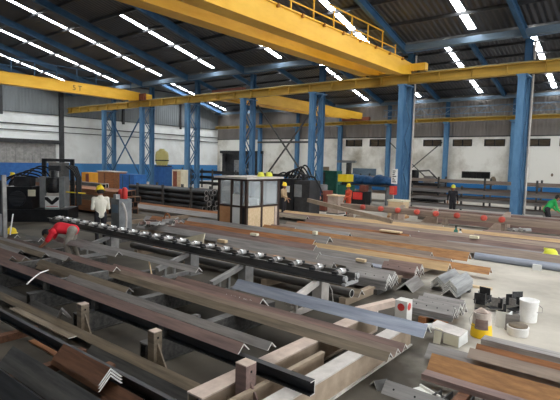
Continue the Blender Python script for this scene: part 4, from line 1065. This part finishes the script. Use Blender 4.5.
for a, b in ((.09, cd*.48-.09), (cd*.48, cd-.09)): MB().box((-.045, a, 1.02), (-.035, b, 1.88)).build('window_pane', 'glass', t)
MB().box((-cw+.09, cd-.045, 1.02), (-.09, cd-.035, 1.88)).build('window_pane', 'glass', t); MB().box((-cw+.035, .09, 1.02), (-cw+.045, cd-.09, 1.88)).build('window_pane', 'glass', t)
MB().box((-cw*.8, .9, .08), (-.5, 1.5, .75)).build('desk', 'machine_dark', t)
MB().box((-cw*.6, 1.1, .75), (-cw*.35, 1.3, 1.2)).build('screen', 'white_paint', t)
for px, l in ((261, 'yellow hard hat on the cabin roof, nearer its front corner'), (269, 'yellow hard hat on the cabin roof, nearer its back corner')):
    q = atx(px, 175.5, cx-.35); o = hat_mesh(None, 'lime_hat', .13, (cx-.35, min(max(q.y, cy+.3), cy+cd-.2), 2.02)); tag(o, l, 'hard hat')

# ------------------------------------------------------------------ black punching machine at the head of the conveyor
P = at(52, 233, 0); mx, my = P.x, P.y
my = 9.2; mx = xat(53, my, .8)
t = thing('punching_machine', 'black hydraulic punching machine with hoses at the head of the roller conveyor', 'machine', (mx, my, 0), R(48))
MB().box((-1.9, -.7, 0), (.75, .9, .48)).build('bed', 'black', t)
q = MB().box((-.55, .45, .55), (-.4, .6, 2.45)).box((.55, .45, .55), (.7, .6, 2.45)).box((-.55, .45, 2.35), (.7, .6, 2.47)).box((-.55, .46, 1.5), (.7, .58, 1.58)); q.build('frame', 'steel_black', t)
MB().box((-.3, .5, 1.62), (.5, .52, 2.32)).build('back_plate', 'post_gray', t)
MB().box((-.36, -.45, .55), (-.14, .3, 1.75)).build('side_casing', 'machine_gray', t)
MB().box((.36, -.45, .55), (.56, .3, 1.75)).build('side_casing', 'machine_gray', t)
mt = MB().lathe([(.2, 1.12), (.25, 1.14), (.25, 1.7), (.2, 1.74), (.12, 1.76), (.12, 2.0), (0, 2.0)], (.11, -.28, 0), 20).build('ram_cylinder', 'steel_black', t)
MB().tube([(.0, -.1, 1.76), (.0, -.1, 2.15)], .05, 10).build('piston_rod', 'steel_light', mt); MB().tube([(.22, -.1, 1.76), (.22, -.1, 2.05)], .05, 10).build('piston_rod', 'steel_light', mt)
MB().box((-.1, -.2, 1.98), (.32, .0, 2.2)).build('head_block', 'machine_dark', mt)
MB().box((-.12, -.4, .98), (.34, .2, 1.12)).build('die_block', 'pale_beam', t)
sg_ = part_label(MB().box((-.16, -.47, .42), (.36, -.44, 1.0)).build('sign_plate', 'white_paint', t), 'white plate with a bold black chevron')
q = MB()
q.prism([(-.16, .96), (-.06, .96), (.1, .8), (.26, .96), (.36, .96), (.36, .86), (.13, .66), (.07, .66), (-.16, .86)], -.478, -.47, 'y'); q.build('chevron', 'black', sg_)
q = MB(); q.box((-.16, -.476, .5), (.36, -.47, .53)).box((-.16, -.476, .42), (.36, -.47, .46)); q.build('stripe', 'green_machine', sg_)
q = MB(); q.box((-.12, -.476, .58), (.32, -.47, .6)); q.build('red_line', 'red_paint', sg_)
MB().box((-1.6, -.6, .48), (-.6, .5, 1.35)).build('gearbox', 'black', t)
MB().box((-1.35, -.3, 1.35), (-.75, .3, 1.75)).build('motor_block', 'machine_dark', t)
part_label(MB().box((-.72, -.66, 1.0), (-.46, -.6, 1.25)).build('nameplate', 'cream', t), 'cream plate')
MB().tube([(-1.1, -.62, .9), (-1.1, -.72, .9)], .3, 18).build('flywheel', 'steel_black', t)
for k in range(5):
    x0_ = -2.0+.2*k; x1_ = -.45+.12*k; y_ = -.35+.13*k; zp = 1.62+.08*k
    pts = [Vector((x0_, y_, 1.0 if x0_ < -1.6 else 1.34)), Vector((x0_+.08, y_, 1.45+.05*k)), Vector((x0_*.55+x1_*.45, y_+.03, zp+.18)), Vector((x0_*.2+x1_*.8, y_, zp+.15)), Vector((x1_, y_, 1.72))]
    sm = []
    for i in range(len(pts)-1):
        for u in range(5):
            a_ = pts[max(i-1, 0)]; b_ = pts[i]; c_ = pts[i+1]; d_ = pts[min(i+2, len(pts)-1)]; s_ = u/5
            sm.append(.5*((2*b_)+(c_-a_)*s_+(2*a_-5*b_+4*c_-d_)*s_*s_+(3*b_-a_-3*c_+d_)*s_**3))
    sm.append(pts[-1]); MB().tube(sm, .03, 8).build('hose', 'rubber', t)
for k in range(4):
    pts = [Vector((.6, .3-.2*k, 2.2)), Vector((.85, .3-.2*k, 2.15-.05*k)), Vector((1.0, .3-.2*k, 1.7)), Vector((1.0, .3-.2*k, .6))]
    MB().tube(pts, .035, 8).build('hose', 'rubber', t)
MB().tube([(.58, -.3, 1.16), (1.3, -.2, 1.1)], .025, 6).build('guard_bar', 'yellow_hat', t)
# upright panel at the very edge
P = at(4, 240, .1); ex, ey = at(5, 240, .3).x, at(5, 240, .3).y
t = thing('guard_panel', 'grey upright guard frame with a white lower board at the edge of the picture', 'panel', (ex, ey, 0))
MB().box((-.035, -.05, 0), (.045, .05, 2.05)).build('post', 'post_gray', t)
MB().box((-1.3, -.03, .4), (-.035, .02, 1.0)).build('lower_board', 'white_paint', t)
MB().box((-1.3, -.03, 1.0), (-.035, .02, 1.9)).build('upper_board', 'machine_dark', t)
# power pack with red cylinders
P = at(121, 215, .7); 
t = thing('power_pack', 'grey hydraulic power pack with two red cylinders beside the man in white', 'machine', (xat(120, 8.3, .9), 8.35, 0))
MB().box((-.22, -.22, .1), (.22, .22, 1.32)).build('tank', 'machine_gray', t); MB().box((-.26, -.26, 0), (.26, .26, .1)).build('base', 'steel_dark', t)
MB().box((-.16, -.228, .9), (.16, -.22, 1.15)).build('gauge_plate', 'blue_gray', t)
for dx, hh in ((-.28, .3), (.04, .36)):
    MB().lathe([(.07, 1.32), (.085, 1.34), (.085, 1.26+hh), (.05, 1.31+hh), (0, 1.32+hh)] if dx > -.2 else [(.055, 1.32), (.065, 1.34), (.065, 1.26+hh), (.04, 1.31+hh), (0, 1.32+hh)], (.1 if dx > -.2 else -.13, .05, 0), 14).build('accumulator', 'red_paint', t)
MB().box((-.12, -.2, 1.32), (.02, -.06, 1.46)).build('valve_block', 'steel_light', t)
MB().tube([(.2, -.1, 1.2), (.36, -.15, 1.15), (.55, -.2, .95), (.6, -.22, .75), (.58, -.22, .4)], .035, 8).build('pipe', 'pale_beam', t)

# ------------------------------------------------------------------ people
def remesh_mesh(mb, voxel, smooth=4):
    me = mb.mesh('tmp', ['skin']); o = bpy.data.objects.new('tmp', me); COL.objects.link(o)
    r_ = o.modifiers.new('r', 'REMESH'); r_.mode = 'VOXEL'; r_.voxel_size = voxel; r_.use_smooth_shade = True
    s_ = o.modifiers.new('s', 'SMOOTH'); s_.iterations = smooth; s_.factor = .5
    dg = bpy.context.evaluated_depsgraph_get(); dg.update()
    out = bpy.data.meshes.new_from_object(o.evaluated_get(dg)); bpy.data.objects.remove(o); return out
def person(label, loc, rz, J, top='cloth_dark', bottom='cloth_navy', sleeves=.5, hat=None, hair=True, voxel=.014, extra=None, vest=None, size=1.0):
    """J: joints in metres, x forward, y to the person's left, z up"""
    root = thing('person', label, 'person', loc, rz); root.scale = (size,)*3
    V = {k: Vector(v) for k, v in J.items()}
    segs = []          # (kind, a, b, ra, rb)
    def seg(k, a, b, ra, rb): segs.append((k, V[a] if isinstance(a, str) else a, V[b] if isinstance(b, str) else b, ra, rb))
    hipc = V['pelvis']; ch = V['chest']; nk = V['neck']; hd = V['head']
    for s_ in 'lr':
        seg('thigh', 'hip_'+s_, 'knee_'+s_, .088, .06); seg('shin', 'knee_'+s_, 'ankle_'+s_, .058, .04)
        tv = V['toe_'+s_]; seg('foot', V['ankle_'+s_]+Vector((-.03, 0, -.03)), tv, .042, .034)
        seg('uarm', 'sh_'+s_, 'el_'+s_, .052, .042); seg('farm', 'el_'+s_, 'wr_'+s_, .04, .027)
        e, w_ = V['el_'+s_], V['wr_'+s_]; d = (w_-e).normalized(); sd = d.cross(Vector((0, 0, 1)));
        sd = sd.normalized() if sd.length > .1 else Vector((0, 1, 0)); dn = sd.cross(d)
        pc = w_+d*.075; seg('hand', w_, pc, .027, .034); seg('hand', w_+sd*.015, pc+sd*.022, .022, .024); seg('hand', w_-sd*.015, pc-sd*.022, .022, .024)
        for fi, (o_, ln) in enumerate(((-.033, .062), (-.011, .075), (.011, .07), (.033, .056))):
            b0 = pc+sd*o_+d*.015; b1 = b0+d*ln*.55+dn*.006; b2 = b1+d*ln*.4-dn*.03; seg('hand', b0, b1, .0105, .0095); seg('hand', b1, b2, .0095, .0085)
        ts = -1 if s_ == 'l' else 1
        t0 = w_+d*.03+sd*.028*ts; t1 = t0+d*.035+sd*.03*ts; t2 = t1+d*.03+sd*.004*ts; seg('hand', t0, t1, .014, .012); seg('hand', t1, t2, .012, .01)
    mb = MB()
    for k, a, b, ra, rb in segs:
        n = max(2, int((b-a).length/(min(ra, rb)*.45))+1)
        for i in range(n+1):
            u_ = i/n; mb.ball(tuple(a.lerp(b, u_)), ra+(rb-ra)*u_, 0, 8, 6)
    tors = []
    for i in range(11):
        u_ = i/10; c = hipc.lerp(ch, u_); rl = .165-.03*math.sin(u_*math.pi)+.03*u_; rd = .115+.012*u_; tors.append(c); mb.ball(tuple(c), (rd, rl, rd), 0, 12, 8)
    for i in range(6):
        c = ch.lerp(nk, i/5*.8); mb.ball(tuple(c), (.11-.008*i, .18-.02*i, .1-.006*i), 0, 12, 8)
    for s_ in 'lr':
        for i in range(5): mb.ball(tuple(V['sh_'+s_].lerp(ch.lerp(nk, .4), i/5)), .06+.004*i, 0, 8, 6)
    for i in range(5): mb.ball(tuple(nk.lerp(hd, i/5)), .056, 0, 10, 6)
    f = (V['look']).normalized(); side = Vector((0, 1, 0)); side = (side-f*side.dot(f)).normalized(); uu = f.cross(side)
    if uu.dot(hd-nk) < 0: uu = -uu
    B = Matrix((f, side, uu)).transposed()
    def hball(p, r_, m=mb, mi=0):
        c = hd+B@Vector(p); m.ball(tuple(c), r_, mi, 12, 8)
    for p, r_ in (((0, 0, .03), .095), ((-.02, 0, .05), .09), ((.02, 0, -.03), .075), ((.035, 0, -.065), .055), ((.03, .02, .0), .07), ((.03, -.02, .0), .07), ((.1, 0, -.01), .016), ((.095, 0, .005), .013), ((.108, 0, -.018), .015), ((.088, .0, -.05), .016), ((.082, .02, -.05), .012), ((.082, -.02, -.05), .012), ((.083, .035, .035), .014), ((.083, -.035, .035), .014), ((0, .092, 0), .02), ((0, -.092, 0), .02), ((-.005, .09, .012), .018), ((-.005, -.09, .012), .018)):
        hball(p, r_)
    me = remesh_mesh(mb, voxel); me.name = 'body'
    me.materials.clear(); me.materials.append(MATS['skin'])
    body = bpy.data.objects.new('body', me); COL.objects.link(body); body.parent = root
    # clothing: shells grown off the body
    S_ = [(k, a, b) for k, a, b, ra, rb in segs] + [('torso', hipc, ch), ('torso', ch, ch.lerp(nk, .75)), ('pelvis', hipc-Vector((0, .08, 0)), hipc+Vector((0, .08, 0))), ('neck', nk, hd), ('head', hd+B@Vector((.03, 0, -.05)), hd+B@Vector((-.01, 0, .08)))]
    for s_ in 'lr': S_.append(('uarm', ch.lerp(nk, .4), V['sh_'+s_]))
    def near(p):
        best = None
        for k, a, b in S_:
            d = b-a; t_ = max(0, min(1, (p-a).dot(d)/max(1e-9, d.length_squared))); dist = (p-(a+d*t_)).length
            if k == 'torso': dist -= .1
            if k == 'pelvis': dist -= .08
            if k == 'head': dist -= .08
            if k == 'thigh': dist -= .06
            if k in ('shin', 'neck', 'uarm'): dist -= .04
            if k in ('farm', 'foot'): dist -= .03
            if best is None or dist < best[0]: best = (dist, k, t_)
        return best
    lab = [near(p.center) for p in me.polygons]
    def shell(name, m, test, off):
        bm = bmesh.new(); bm.from_mesh(me); bm.faces.ensure_lookup_table(); bm.normal_update()
        dele = [fc for fc in bm.faces if not test(lab[fc.index][1], lab[fc.index][2], me.polygons[fc.index].center)]
        bmesh.ops.delete(bm, geom=dele, context='FACES')
        for _ in range(2): bmesh.ops.smooth_vert(bm, verts=[v for v in bm.verts if not v.is_boundary], factor=.5)
        nn_ = {v: v.normal.copy() for v in bm.verts}
        for v in bm.verts: v.co += nn_[v]*off
        bd = [e for e in bm.edges if e.is_boundary]
        if bd:
            r_ = bmesh.ops.extrude_edge_only(bm, edges=bd)
            for v in [g for g in r_['geom'] if isinstance(g, bmesh.types.BMVert)]:
                pass
        ms = bpy.data.meshes.new(name); bm.to_mesh(ms); bm.free(); ms.materials.clear(); ms.materials.append(MATS[m])
        ms.polygons.foreach_set('use_smooth', [True]*len(ms.polygons))
        o = bpy.data.objects.new(name, ms); COL.objects.link(o); o.parent = root; return o
    shell('shirt', top, lambda k, u_, c: k in ('torso',) or (k == 'uarm') or (k == 'farm' and u_ < sleeves-.5), .014)
    if vest: shell('vest', vest, lambda k, u_, c: k == 'torso', .024)
    shell('trousers', bottom, lambda k, u_, c: k in ('pelvis', 'thigh') or (k == 'shin' and u_ < .93), .012)
    shell('shoe', 'shoe', lambda k, u_, c: k == 'foot' or (k == 'shin' and u_ >= .93), .008)
    def hairtest(k, u_, c):
        if k != 'head': return False
        p = B.transposed()@(c-hd); return (p.z > .065) or (p.x < -.01 and p.z > -.045 and abs(p.y) < .1) or (p.z > .045 and p.x < .05)
    if hair: shell('hair', 'hair', hairtest, .01)
    for sy in (.032, -.032):
        q = MB(); hball((.0905, sy, .015), .0085, q, 0); q.build('eye', 'black', root)
    if hat:
        o = hat_mesh(root, hat, .112, hd+B@Vector((0, 0, .055))); o.rotation_euler = B.to_euler()
    if extra: extra(root)
    return root
def standing(**kw):
    J = dict(pelvis=(0, 0, .93), chest=(.0, 0, 1.26), neck=(.0, 0, 1.44), head=(.02, 0, 1.56), look=(1, 0, -.1))
    for s_, y in (('l', 1), ('r', -1)):
        J.update({'hip_'+s_: (0, .085*y, .9), 'knee_'+s_: (.03, .1*y, .5), 'ankle_'+s_: (-.02, .11*y, .085), 'toe_'+s_: (.15, .13*y, .036),
                  'sh_'+s_: (0, .185*y, 1.37), 'el_'+s_: (-.02, .25*y, 1.1), 'wr_'+s_: (.1, .25*y, .87)})
    J.update(kw); return J
def facing(px): return math.atan2(-1, 0)
IL = math.atan2(-RT.y, -RT.x)          # world angle of "towards the left of the picture"
AW = math.atan2(FW.y, FW.x)            # away from the camera
# the man in red bends over the bars
J = dict(pelvis=(-.02, 0, .83), chest=(.29, 0, .88), neck=(.46, 0, .80), head=(.57, 0, .72), look=(.5, 0, -.85))
for s_, y in (('l', 1), ('r', -1)):
    dx = .05*y
    J.update({'hip_'+s_: (0, .09*y, .79), 'knee_'+s_: (.07+dx, .11*y, .46), 'ankle_'+s_: (-.06+dx, .12*y, .085), 'toe_'+s_: (.11+dx, .14*y, .036),
              'sh_'+s_: (.39, .19*y, .81), 'el_'+s_: (.5, .22*y, .62), 'wr_'+s_: (.63, .14*y, .5)})
p = at(73, 264, 0)
person('person in a red shirt and grey trousers bending over the bars', (p.x, p.y, 0), IL+R(8), J, 'cloth_red', 'cloth_gray', .55, None, True, .011)
# man in white behind the conveyor
p = at(99.5, 245.5, 0)
person('person in a white shirt and yellow hard hat standing behind the roller conveyor', (p.x, max(p.y, 7.5), 0), AW+R(35), standing(wr_l=(.28, .12, 1.02), el_l=(.0, .225, 1.1), el_r=(.0, -.225, 1.1), wr_r=(.22, -.2, .98), look=(1, .1, -.35)), 'cloth_white', 'cloth_dark', .62, 'yellow_hat', True, .011)
def at_depth(px, py_top, htop):
    """ground position of a figure whose top (height htop) shows at px, py_top"""
    q = at(px, py_top, htop); return q.x, q.y
def stand(px, py, label, rz, htop=1.73, **kw):
    x, y = at_depth(px, py, htop); return person(label, (x, y, 0), rz, kw.pop('J', standing()), **kw)
x, y = at_depth(12, 177, 1.72); x, y = x*1.17, y*1.17
person('person in dark clothes and yellow hard hat half hidden behind the guard frame', (x, y, 0), IL+R(200), standing(), 'cloth_dark', 'cloth_dark', 1.4, 'yellow_hat')
person('person in dark clothes and lime hard hat among the storage racks', (xat(453, 24.3, 1.2), 24.3, 0), AW+R(160), standing(), 'cloth_dark', 'cloth_dark', 1.4, 'lime_hat', size=.92)
x, y = xat(284, 17.2, 1.4), 17.2
person('person in a tan shirt and yellow hard hat just past the glazed cabin', (x, y, 0), IL+R(150), standing(wr_r=(.3, -.1, 1.0), el_r=(.08, -.25, 1.12)), 'cloth_tan', 'cloth_dark', 1.3, 'yellow_hat', size=.92)
x, y = xat(316, 20.2, 1.4), 20.2
person('person in an orange vest between the black press and the red machinery', (x, y, 0), AW+R(180), standing(), 'cloth_navy', 'cloth_navy', 1.4, None, True, .014, None, 'cloth_orange', size=.94)
x, y = xat(349, 20.0, 1.4), 20.0
person('person in orange red overalls and yellow hard hat near the red rollers', (x, y, 0), AW+R(120), standing(wr_l=(.3, .1, 1.05), el_l=(.06, .25, 1.12)), 'cloth_orange', 'cloth_orange', 1.4, 'yellow_hat', size=.9)
J = dict(pelvis=(-.05, 0, .86), chest=(.14, 0, 1.12), neck=(.25, 0, 1.24), head=(.33, 0, 1.33), look=(.8, 0, -.6))
for s_, y in (('l', 1), ('r', -1)):
    J.update({'hip_'+s_: (-.04, .09*y, .83), 'knee_'+s_: (.06, .11*y, .48), 'ankle_'+s_: (-.05, .12*y, .085), 'toe_'+s_: (.12, .14*y, .036), 'sh_'+s_: (.2, .19*y, 1.17), 'el_'+s_: (.28, .22*y, .92), 'wr_'+s_: (.42, .16*y, .78)})
x, y = xat(548, 22.6, 1.0), 22.6
person('person in a green jacket stooping beside the pile past the broad blue column', (x, y, 0), IL+R(170), J, 'cloth_green', 'cloth_dark', 1.4, None)

# ------------------------------------------------------------------ machines along the middle aisle
def hosearc(t, a, b, h, r=.04):
    a, b = Vector(a), Vector(b); pts = []
    for i in range(13):
        u_ = i/12; p = a.lerp(b, u_); p.z += h*math.sin(math.pi*u_); pts.append(p)
    MB().tube(pts, r, 8).build('hose', 'rubber', t)
# second hydraulic press behind the cabin
p = at(298, 206, .3); qx, qy = xat(300, 18.8, 1.2), 18.8
t = thing('hydraulic_press', 'black hydraulic press with arching hoses past the glazed cabin', 'machine', (qx, qy, 0))
MB().box((-.95, -.5, 0), (-.1, .5, 1.75)).build('cabinet', 'black', t); MB().box((-.05, -.4, 0), (.85, .5, 1.7)).build('body', 'machine_dark', t)
MB().box((-.05, -.42, .9), (.4, -.4, 1.5)).build('side_plate', 'machine_gray', t)
part_label(MB().box((-.5, -.52, 1.1), (-.25, -.5, 1.4)).build('notice', 'white_paint', t), 'white notice')
MB().tube([(.2, .1, 1.7), (.2, .1, 2.0)], .16, 14).build('ram', 'steel_black', t)
for k in range(5): hosearc(t, (-1.3+.2*k, -.1+.1*k, 1.5), (.1+.12*k, .05*k, 1.8), .45+.08*k)
hosearc(t, (-1.4, 0, 1.9), (-.5, 0, 1.75), .2); hosearc(t, (.3, 0, 1.8), (1.2, .2, 1.1), .4)
# yellow box machine and red machinery
def boxy(name, label, cat, px, pyb, Y, w, d, h, m, parts=()):
    X = xat(px, Y, .6); t = thing(name, label, cat, (X, Y, 0))
    MB().box((-w/2, -d/2, .06), (w/2, d/2, h)).build('body', m, t); MB().box((-w/2-.04, -d/2-.04, 0), (w/2+.04, d/2+.04, .06)).build('base', 'steel_dark', t)
    for nm, lo, hi, mm in parts: MB().box(lo, hi).build(nm, mm, t)
    return t
boxy('drill_machine', 'yellow-headed drilling machine behind the person in orange overalls', 'machine', 346, 200, 25.3, .8, .7, 1.25, 'green_machine', [('head', (-.32, -.5, 1.45), (.3, .3, 1.9), 'yellow_hat'), ('neck', (-.2, -.2, 1.25), (.2, .2, 1.45), 'machine_dark'), ('column', (-.12, .1, 1.9), (.12, .35, 2.6), 'machine_dark'), ('arm', (-.8, .1, 2.6), (.5, .3, 2.75), 'machine_gray')])
boxy('pallet_box', 'tan wooden box standing left of the person in orange overalls'.replace('left of', 'between the press and'), 'box', 336, 204, 20.6, .62, .6, .9, 'pink_beam', [('lid', (-.35, -.34, .9), (.35, .34, .96), 'wood_pale')])
boxy('green_cabinet', 'dark green cabinet against the wall under the small olive vent', 'cabinet', 328, 190, 34, 2.2, .8, 1.9, 'green_machine', [('door', (-1.0, -.44, .15), (-.05, -.4, 1.8), 'steel_dark'), ('door', (.05, -.44, .15), (1.0, -.44+.04, 1.8), 'green_machine')])
boxy('red_machine', 'low red machine behind the tan wooden box', 'machine', 322, 196, 21.3, .9, .7, 1.1, 'maroon', [('pump', (-.3, -.2, 1.1), (.2, .2, 1.4), 'machine_gray'), ('panel', (-.4, -.37, .5), (.3, -.35, .9), 'machine_dark')])
boxy('red_pump', 'red and black pump set below the blue tarpaulin', 'machine', 361, 192, 24.0, .9, .6, 1.0, 'black', [('motor', (-.35, -.34, .55), (.25, -.3, .95), 'red_paint'), ('pump', (.0, -.2, 1.0), (.35, .2, 1.35), 'maroon')])
X = xat(371, 27.6, 1.4); t = thing('tarpaulin_load', 'blue tarpaulin bundle lying on a frame beneath the grey blue wall vent', 'tarpaulin', (X, 27.6, 0))
MB().box((-2.0, -.5, 1.15), (1.5, .5, 1.25)).build('table', 'steel_dark', t)
for x_ in (-1.8, -.2, 1.3): MB().box((x_-.05, -.45, 0), (x_+.05, .45, 1.15)).build('leg', 'machine_gray', t)
q = MB(); rnd = random.Random(5)
for i in range(9): q.ball((-1.8+.4*i, rnd.uniform(-.1, .1), 1.5+rnd.uniform(-.05, .08)), (.42, .48, .27+rnd.uniform(0, .1)), 0, 12, 8)
me = remesh_mesh(q, .06, 3); me.materials.clear(); me.materials.append(MATS['blue_tarp']); o = bpy.data.objects.new('tarpaulin', me); COL.objects.link(o); o.parent = t
# notice and extinguisher on the column
cxx = colx[3]
a = aty(395, 169, Y0-.32); b = aty(395, 184, Y0-.32)
sx = xat(395, Y0-.32, 2.2)
t = thing('notice_board', 'white notice with dark writing strapped to the blue column', 'sign', (sx, Y0-.32, b.z))
MB().box((-.17, -.02, 0), (.14, .02, a.z-b.z)).build('board', 'white_paint', t)
q = MB(); hb = a.z-b.z; rnd = random.Random(9)
for i in range(7):
    z_ = hb-.08-i*(hb-.12)/7; q.box((-.12, -.024, z_-.045), (-.12+rnd.uniform(.1, .22), -.02, z_))
part_label(q.build('writing', 'black', t), 'dark illegible writing')
a = aty(395, 186, Y0-.32); b = aty(395, 194.5, Y0-.32)
t = thing('extinguisher', 'red fire extinguisher box under the white notice', 'extinguisher', (sx, Y0-.42, b.z))
MB().box((-.16, -.1, 0), (.14, .12, a.z-b.z)).build('cabinet', 'red_paint', t); MB().box((-.12, -.106, .05), (.1, -.1, a.z-b.z-.05)).build('door', 'red_roller', t)
P = at(404, 204, .05); X = xat(403, 22.0, .7)
t = thing('crate', 'pale wooden crate at the foot of the column with the notice', 'crate', (X, 21.55, 0))
MB().box((-.38, -.4, .1), (.38, .3, .8)).build('body', 'wood_pale', t); MB().box((-.42, -.45, .8), (.42, .34, .88)).build('lid', 'cream', t)
for x_ in (-.35, 0, .35): MB().box((x_-.06, -.4, 0), (x_+.06, .3, .1)).build('runner', 'wood_orange', t)
# blue cabinet with the yellow tank above it
X = xat(161, 24.6, 1.5); t = thing('compressor', 'blue compressor cabinet in front of the yellow tank', 'machine', (X+.15, 24.8, 0))
MB().box((-.85, -.5, .08), (.6, .5, 1.9)).build('cabinet', 'blue_machine', t); MB().box((-.75, -.4, 1.9), (.5, .4, 2.0)).build('top_grille', 'machine_dark', t)
MB().box((-.15, -.52, .15), (-.12, -.5, 1.8)).build('door_seam', 'blue_dark', t); MB().box((-.9, -.55, 0), (.65, .55, .08)).build('base', 'steel_dark', t)
X = xat(162, 26.3, 2.5); t = thing('yellow_tank', 'pale yellow bottle-shaped tank on legs above the blue compressor', 'tank', (X, 26.3, 0))
MB().lathe([(.2, 1.95), (.5, 2.1), (.58, 2.3), (.58, 2.9), (.5, 3.15), (.25, 3.3), (.22, 3.42), (0, 3.42)], n=24).build('vessel', 'tank_yellow', t)
MB().lathe([(.59, 2.36), (.6, 2.37), (.6, 2.44), (.59, 2.45)], n=24).build('band', 'steel_black', t)
for a_ in range(4): MB().box((.4*math.cos(a_*math.pi/2+.78)-.05, .4*math.sin(a_*math.pi/2+.78)-.05, 0), (.4*math.cos(a_*math.pi/2+.78)+.05, .4*math.sin(a_*math.pi/2+.78)+.05, 2.15)).build('leg', 'tank_yellow', t)
boxy('electrical_cabinet', 'tan electrical cabinet with a reddish door beside the blue laced column', 'cabinet', 180, 180, 20.9, .95, .6, 1.85, 'cream', [('door', (-.35, -.33, .3), (.05, -.3, 1.75), 'maroon'), ('door', (.1, -.33, .3), (.42, -.3, 1.75), 'wood_pale')])
boxy('orange_hoist', 'orange hoist unit standing behind the man in white', 'machine', 90, 182, 17.5, .9, .7, 1.5, 'orange_machine', [('motor', (-.6, -.3, 1.0), (-.45, .3, 1.5), 'machine_dark'), ('panel', (.1, -.38, .6), (.5, -.35, 1.4), 'maroon')])
boxy('blue_container', 'blue metal container behind the red cylinders', 'container', 133, 184, 19.2, 1.7, 1.0, 1.45, 'blue_machine', [('rib', (-.5, -.53, .2), (-.4, -.5, 1.4), 'blue_dark'), ('rib', (.3, -.53, .2), (.4, -.5, 1.4), 'blue_dark')])
boxy('brown_container', 'rusty brown skip beside the blue metal container', 'container', 112, 182, 19.6, 2.2, 1.0, 1.5, 'rust', [('rim', (-1.15, -.55, 1.5), (1.15, .55, 1.56), 'pale_beam'), ('rib', (-.2, -.53, .2), (-.1, -.5, 1.4), 'rust_dark')])
X = xat(424, 33, 1.2); t = thing('tank_stand', 'dark machine tangle at the foot of the crossed braces by the wall', 'machine', (X, 33.4, 0))
MB().box((-1.3, -.5, 0), (1.2, .5, 1.3)).build('body', 'machine_dark', t); MB().tube([(-.9, 0, 1.3), (-.9, 0, 2.2)], .3, 14).build('tank', 'black', t); MB().tube([(.2, 0, 1.3), (.2, 0, 1.8)], .4, 14).build('motor', 'steel_gray', t)
MB().tube([(-.9, 0, 2.1), (.2, -.1, 2.2), (1.0, -.2, 1.5)], .06, 8).build('pipe', 'steel_dark', t)
# stains on the far wall
for i, (px, py, r_) in enumerate(((493, 181, .42), (517, 175, .12), (552, 175, .14))):
    a = aty(px, py, YW-.006); q = MB(); q.lathe([(r_*.75, 0), (r_*.7, .004), (0, .004)], n=18); o = q.build('stain', 'steel_olive', None, (a.x, YW-.001, a.z)); o.rotation_euler = (R(90), 0, 0); o.scale = (.8, 1.2, 1); o.parent = bpy.data.objects['wall_far']; o['label'] = (['large round brown stain low on the far white wall', 'small dark spot on the far wall by the nearest column', 'small dark spot on the far wall past the nearest column'][i])
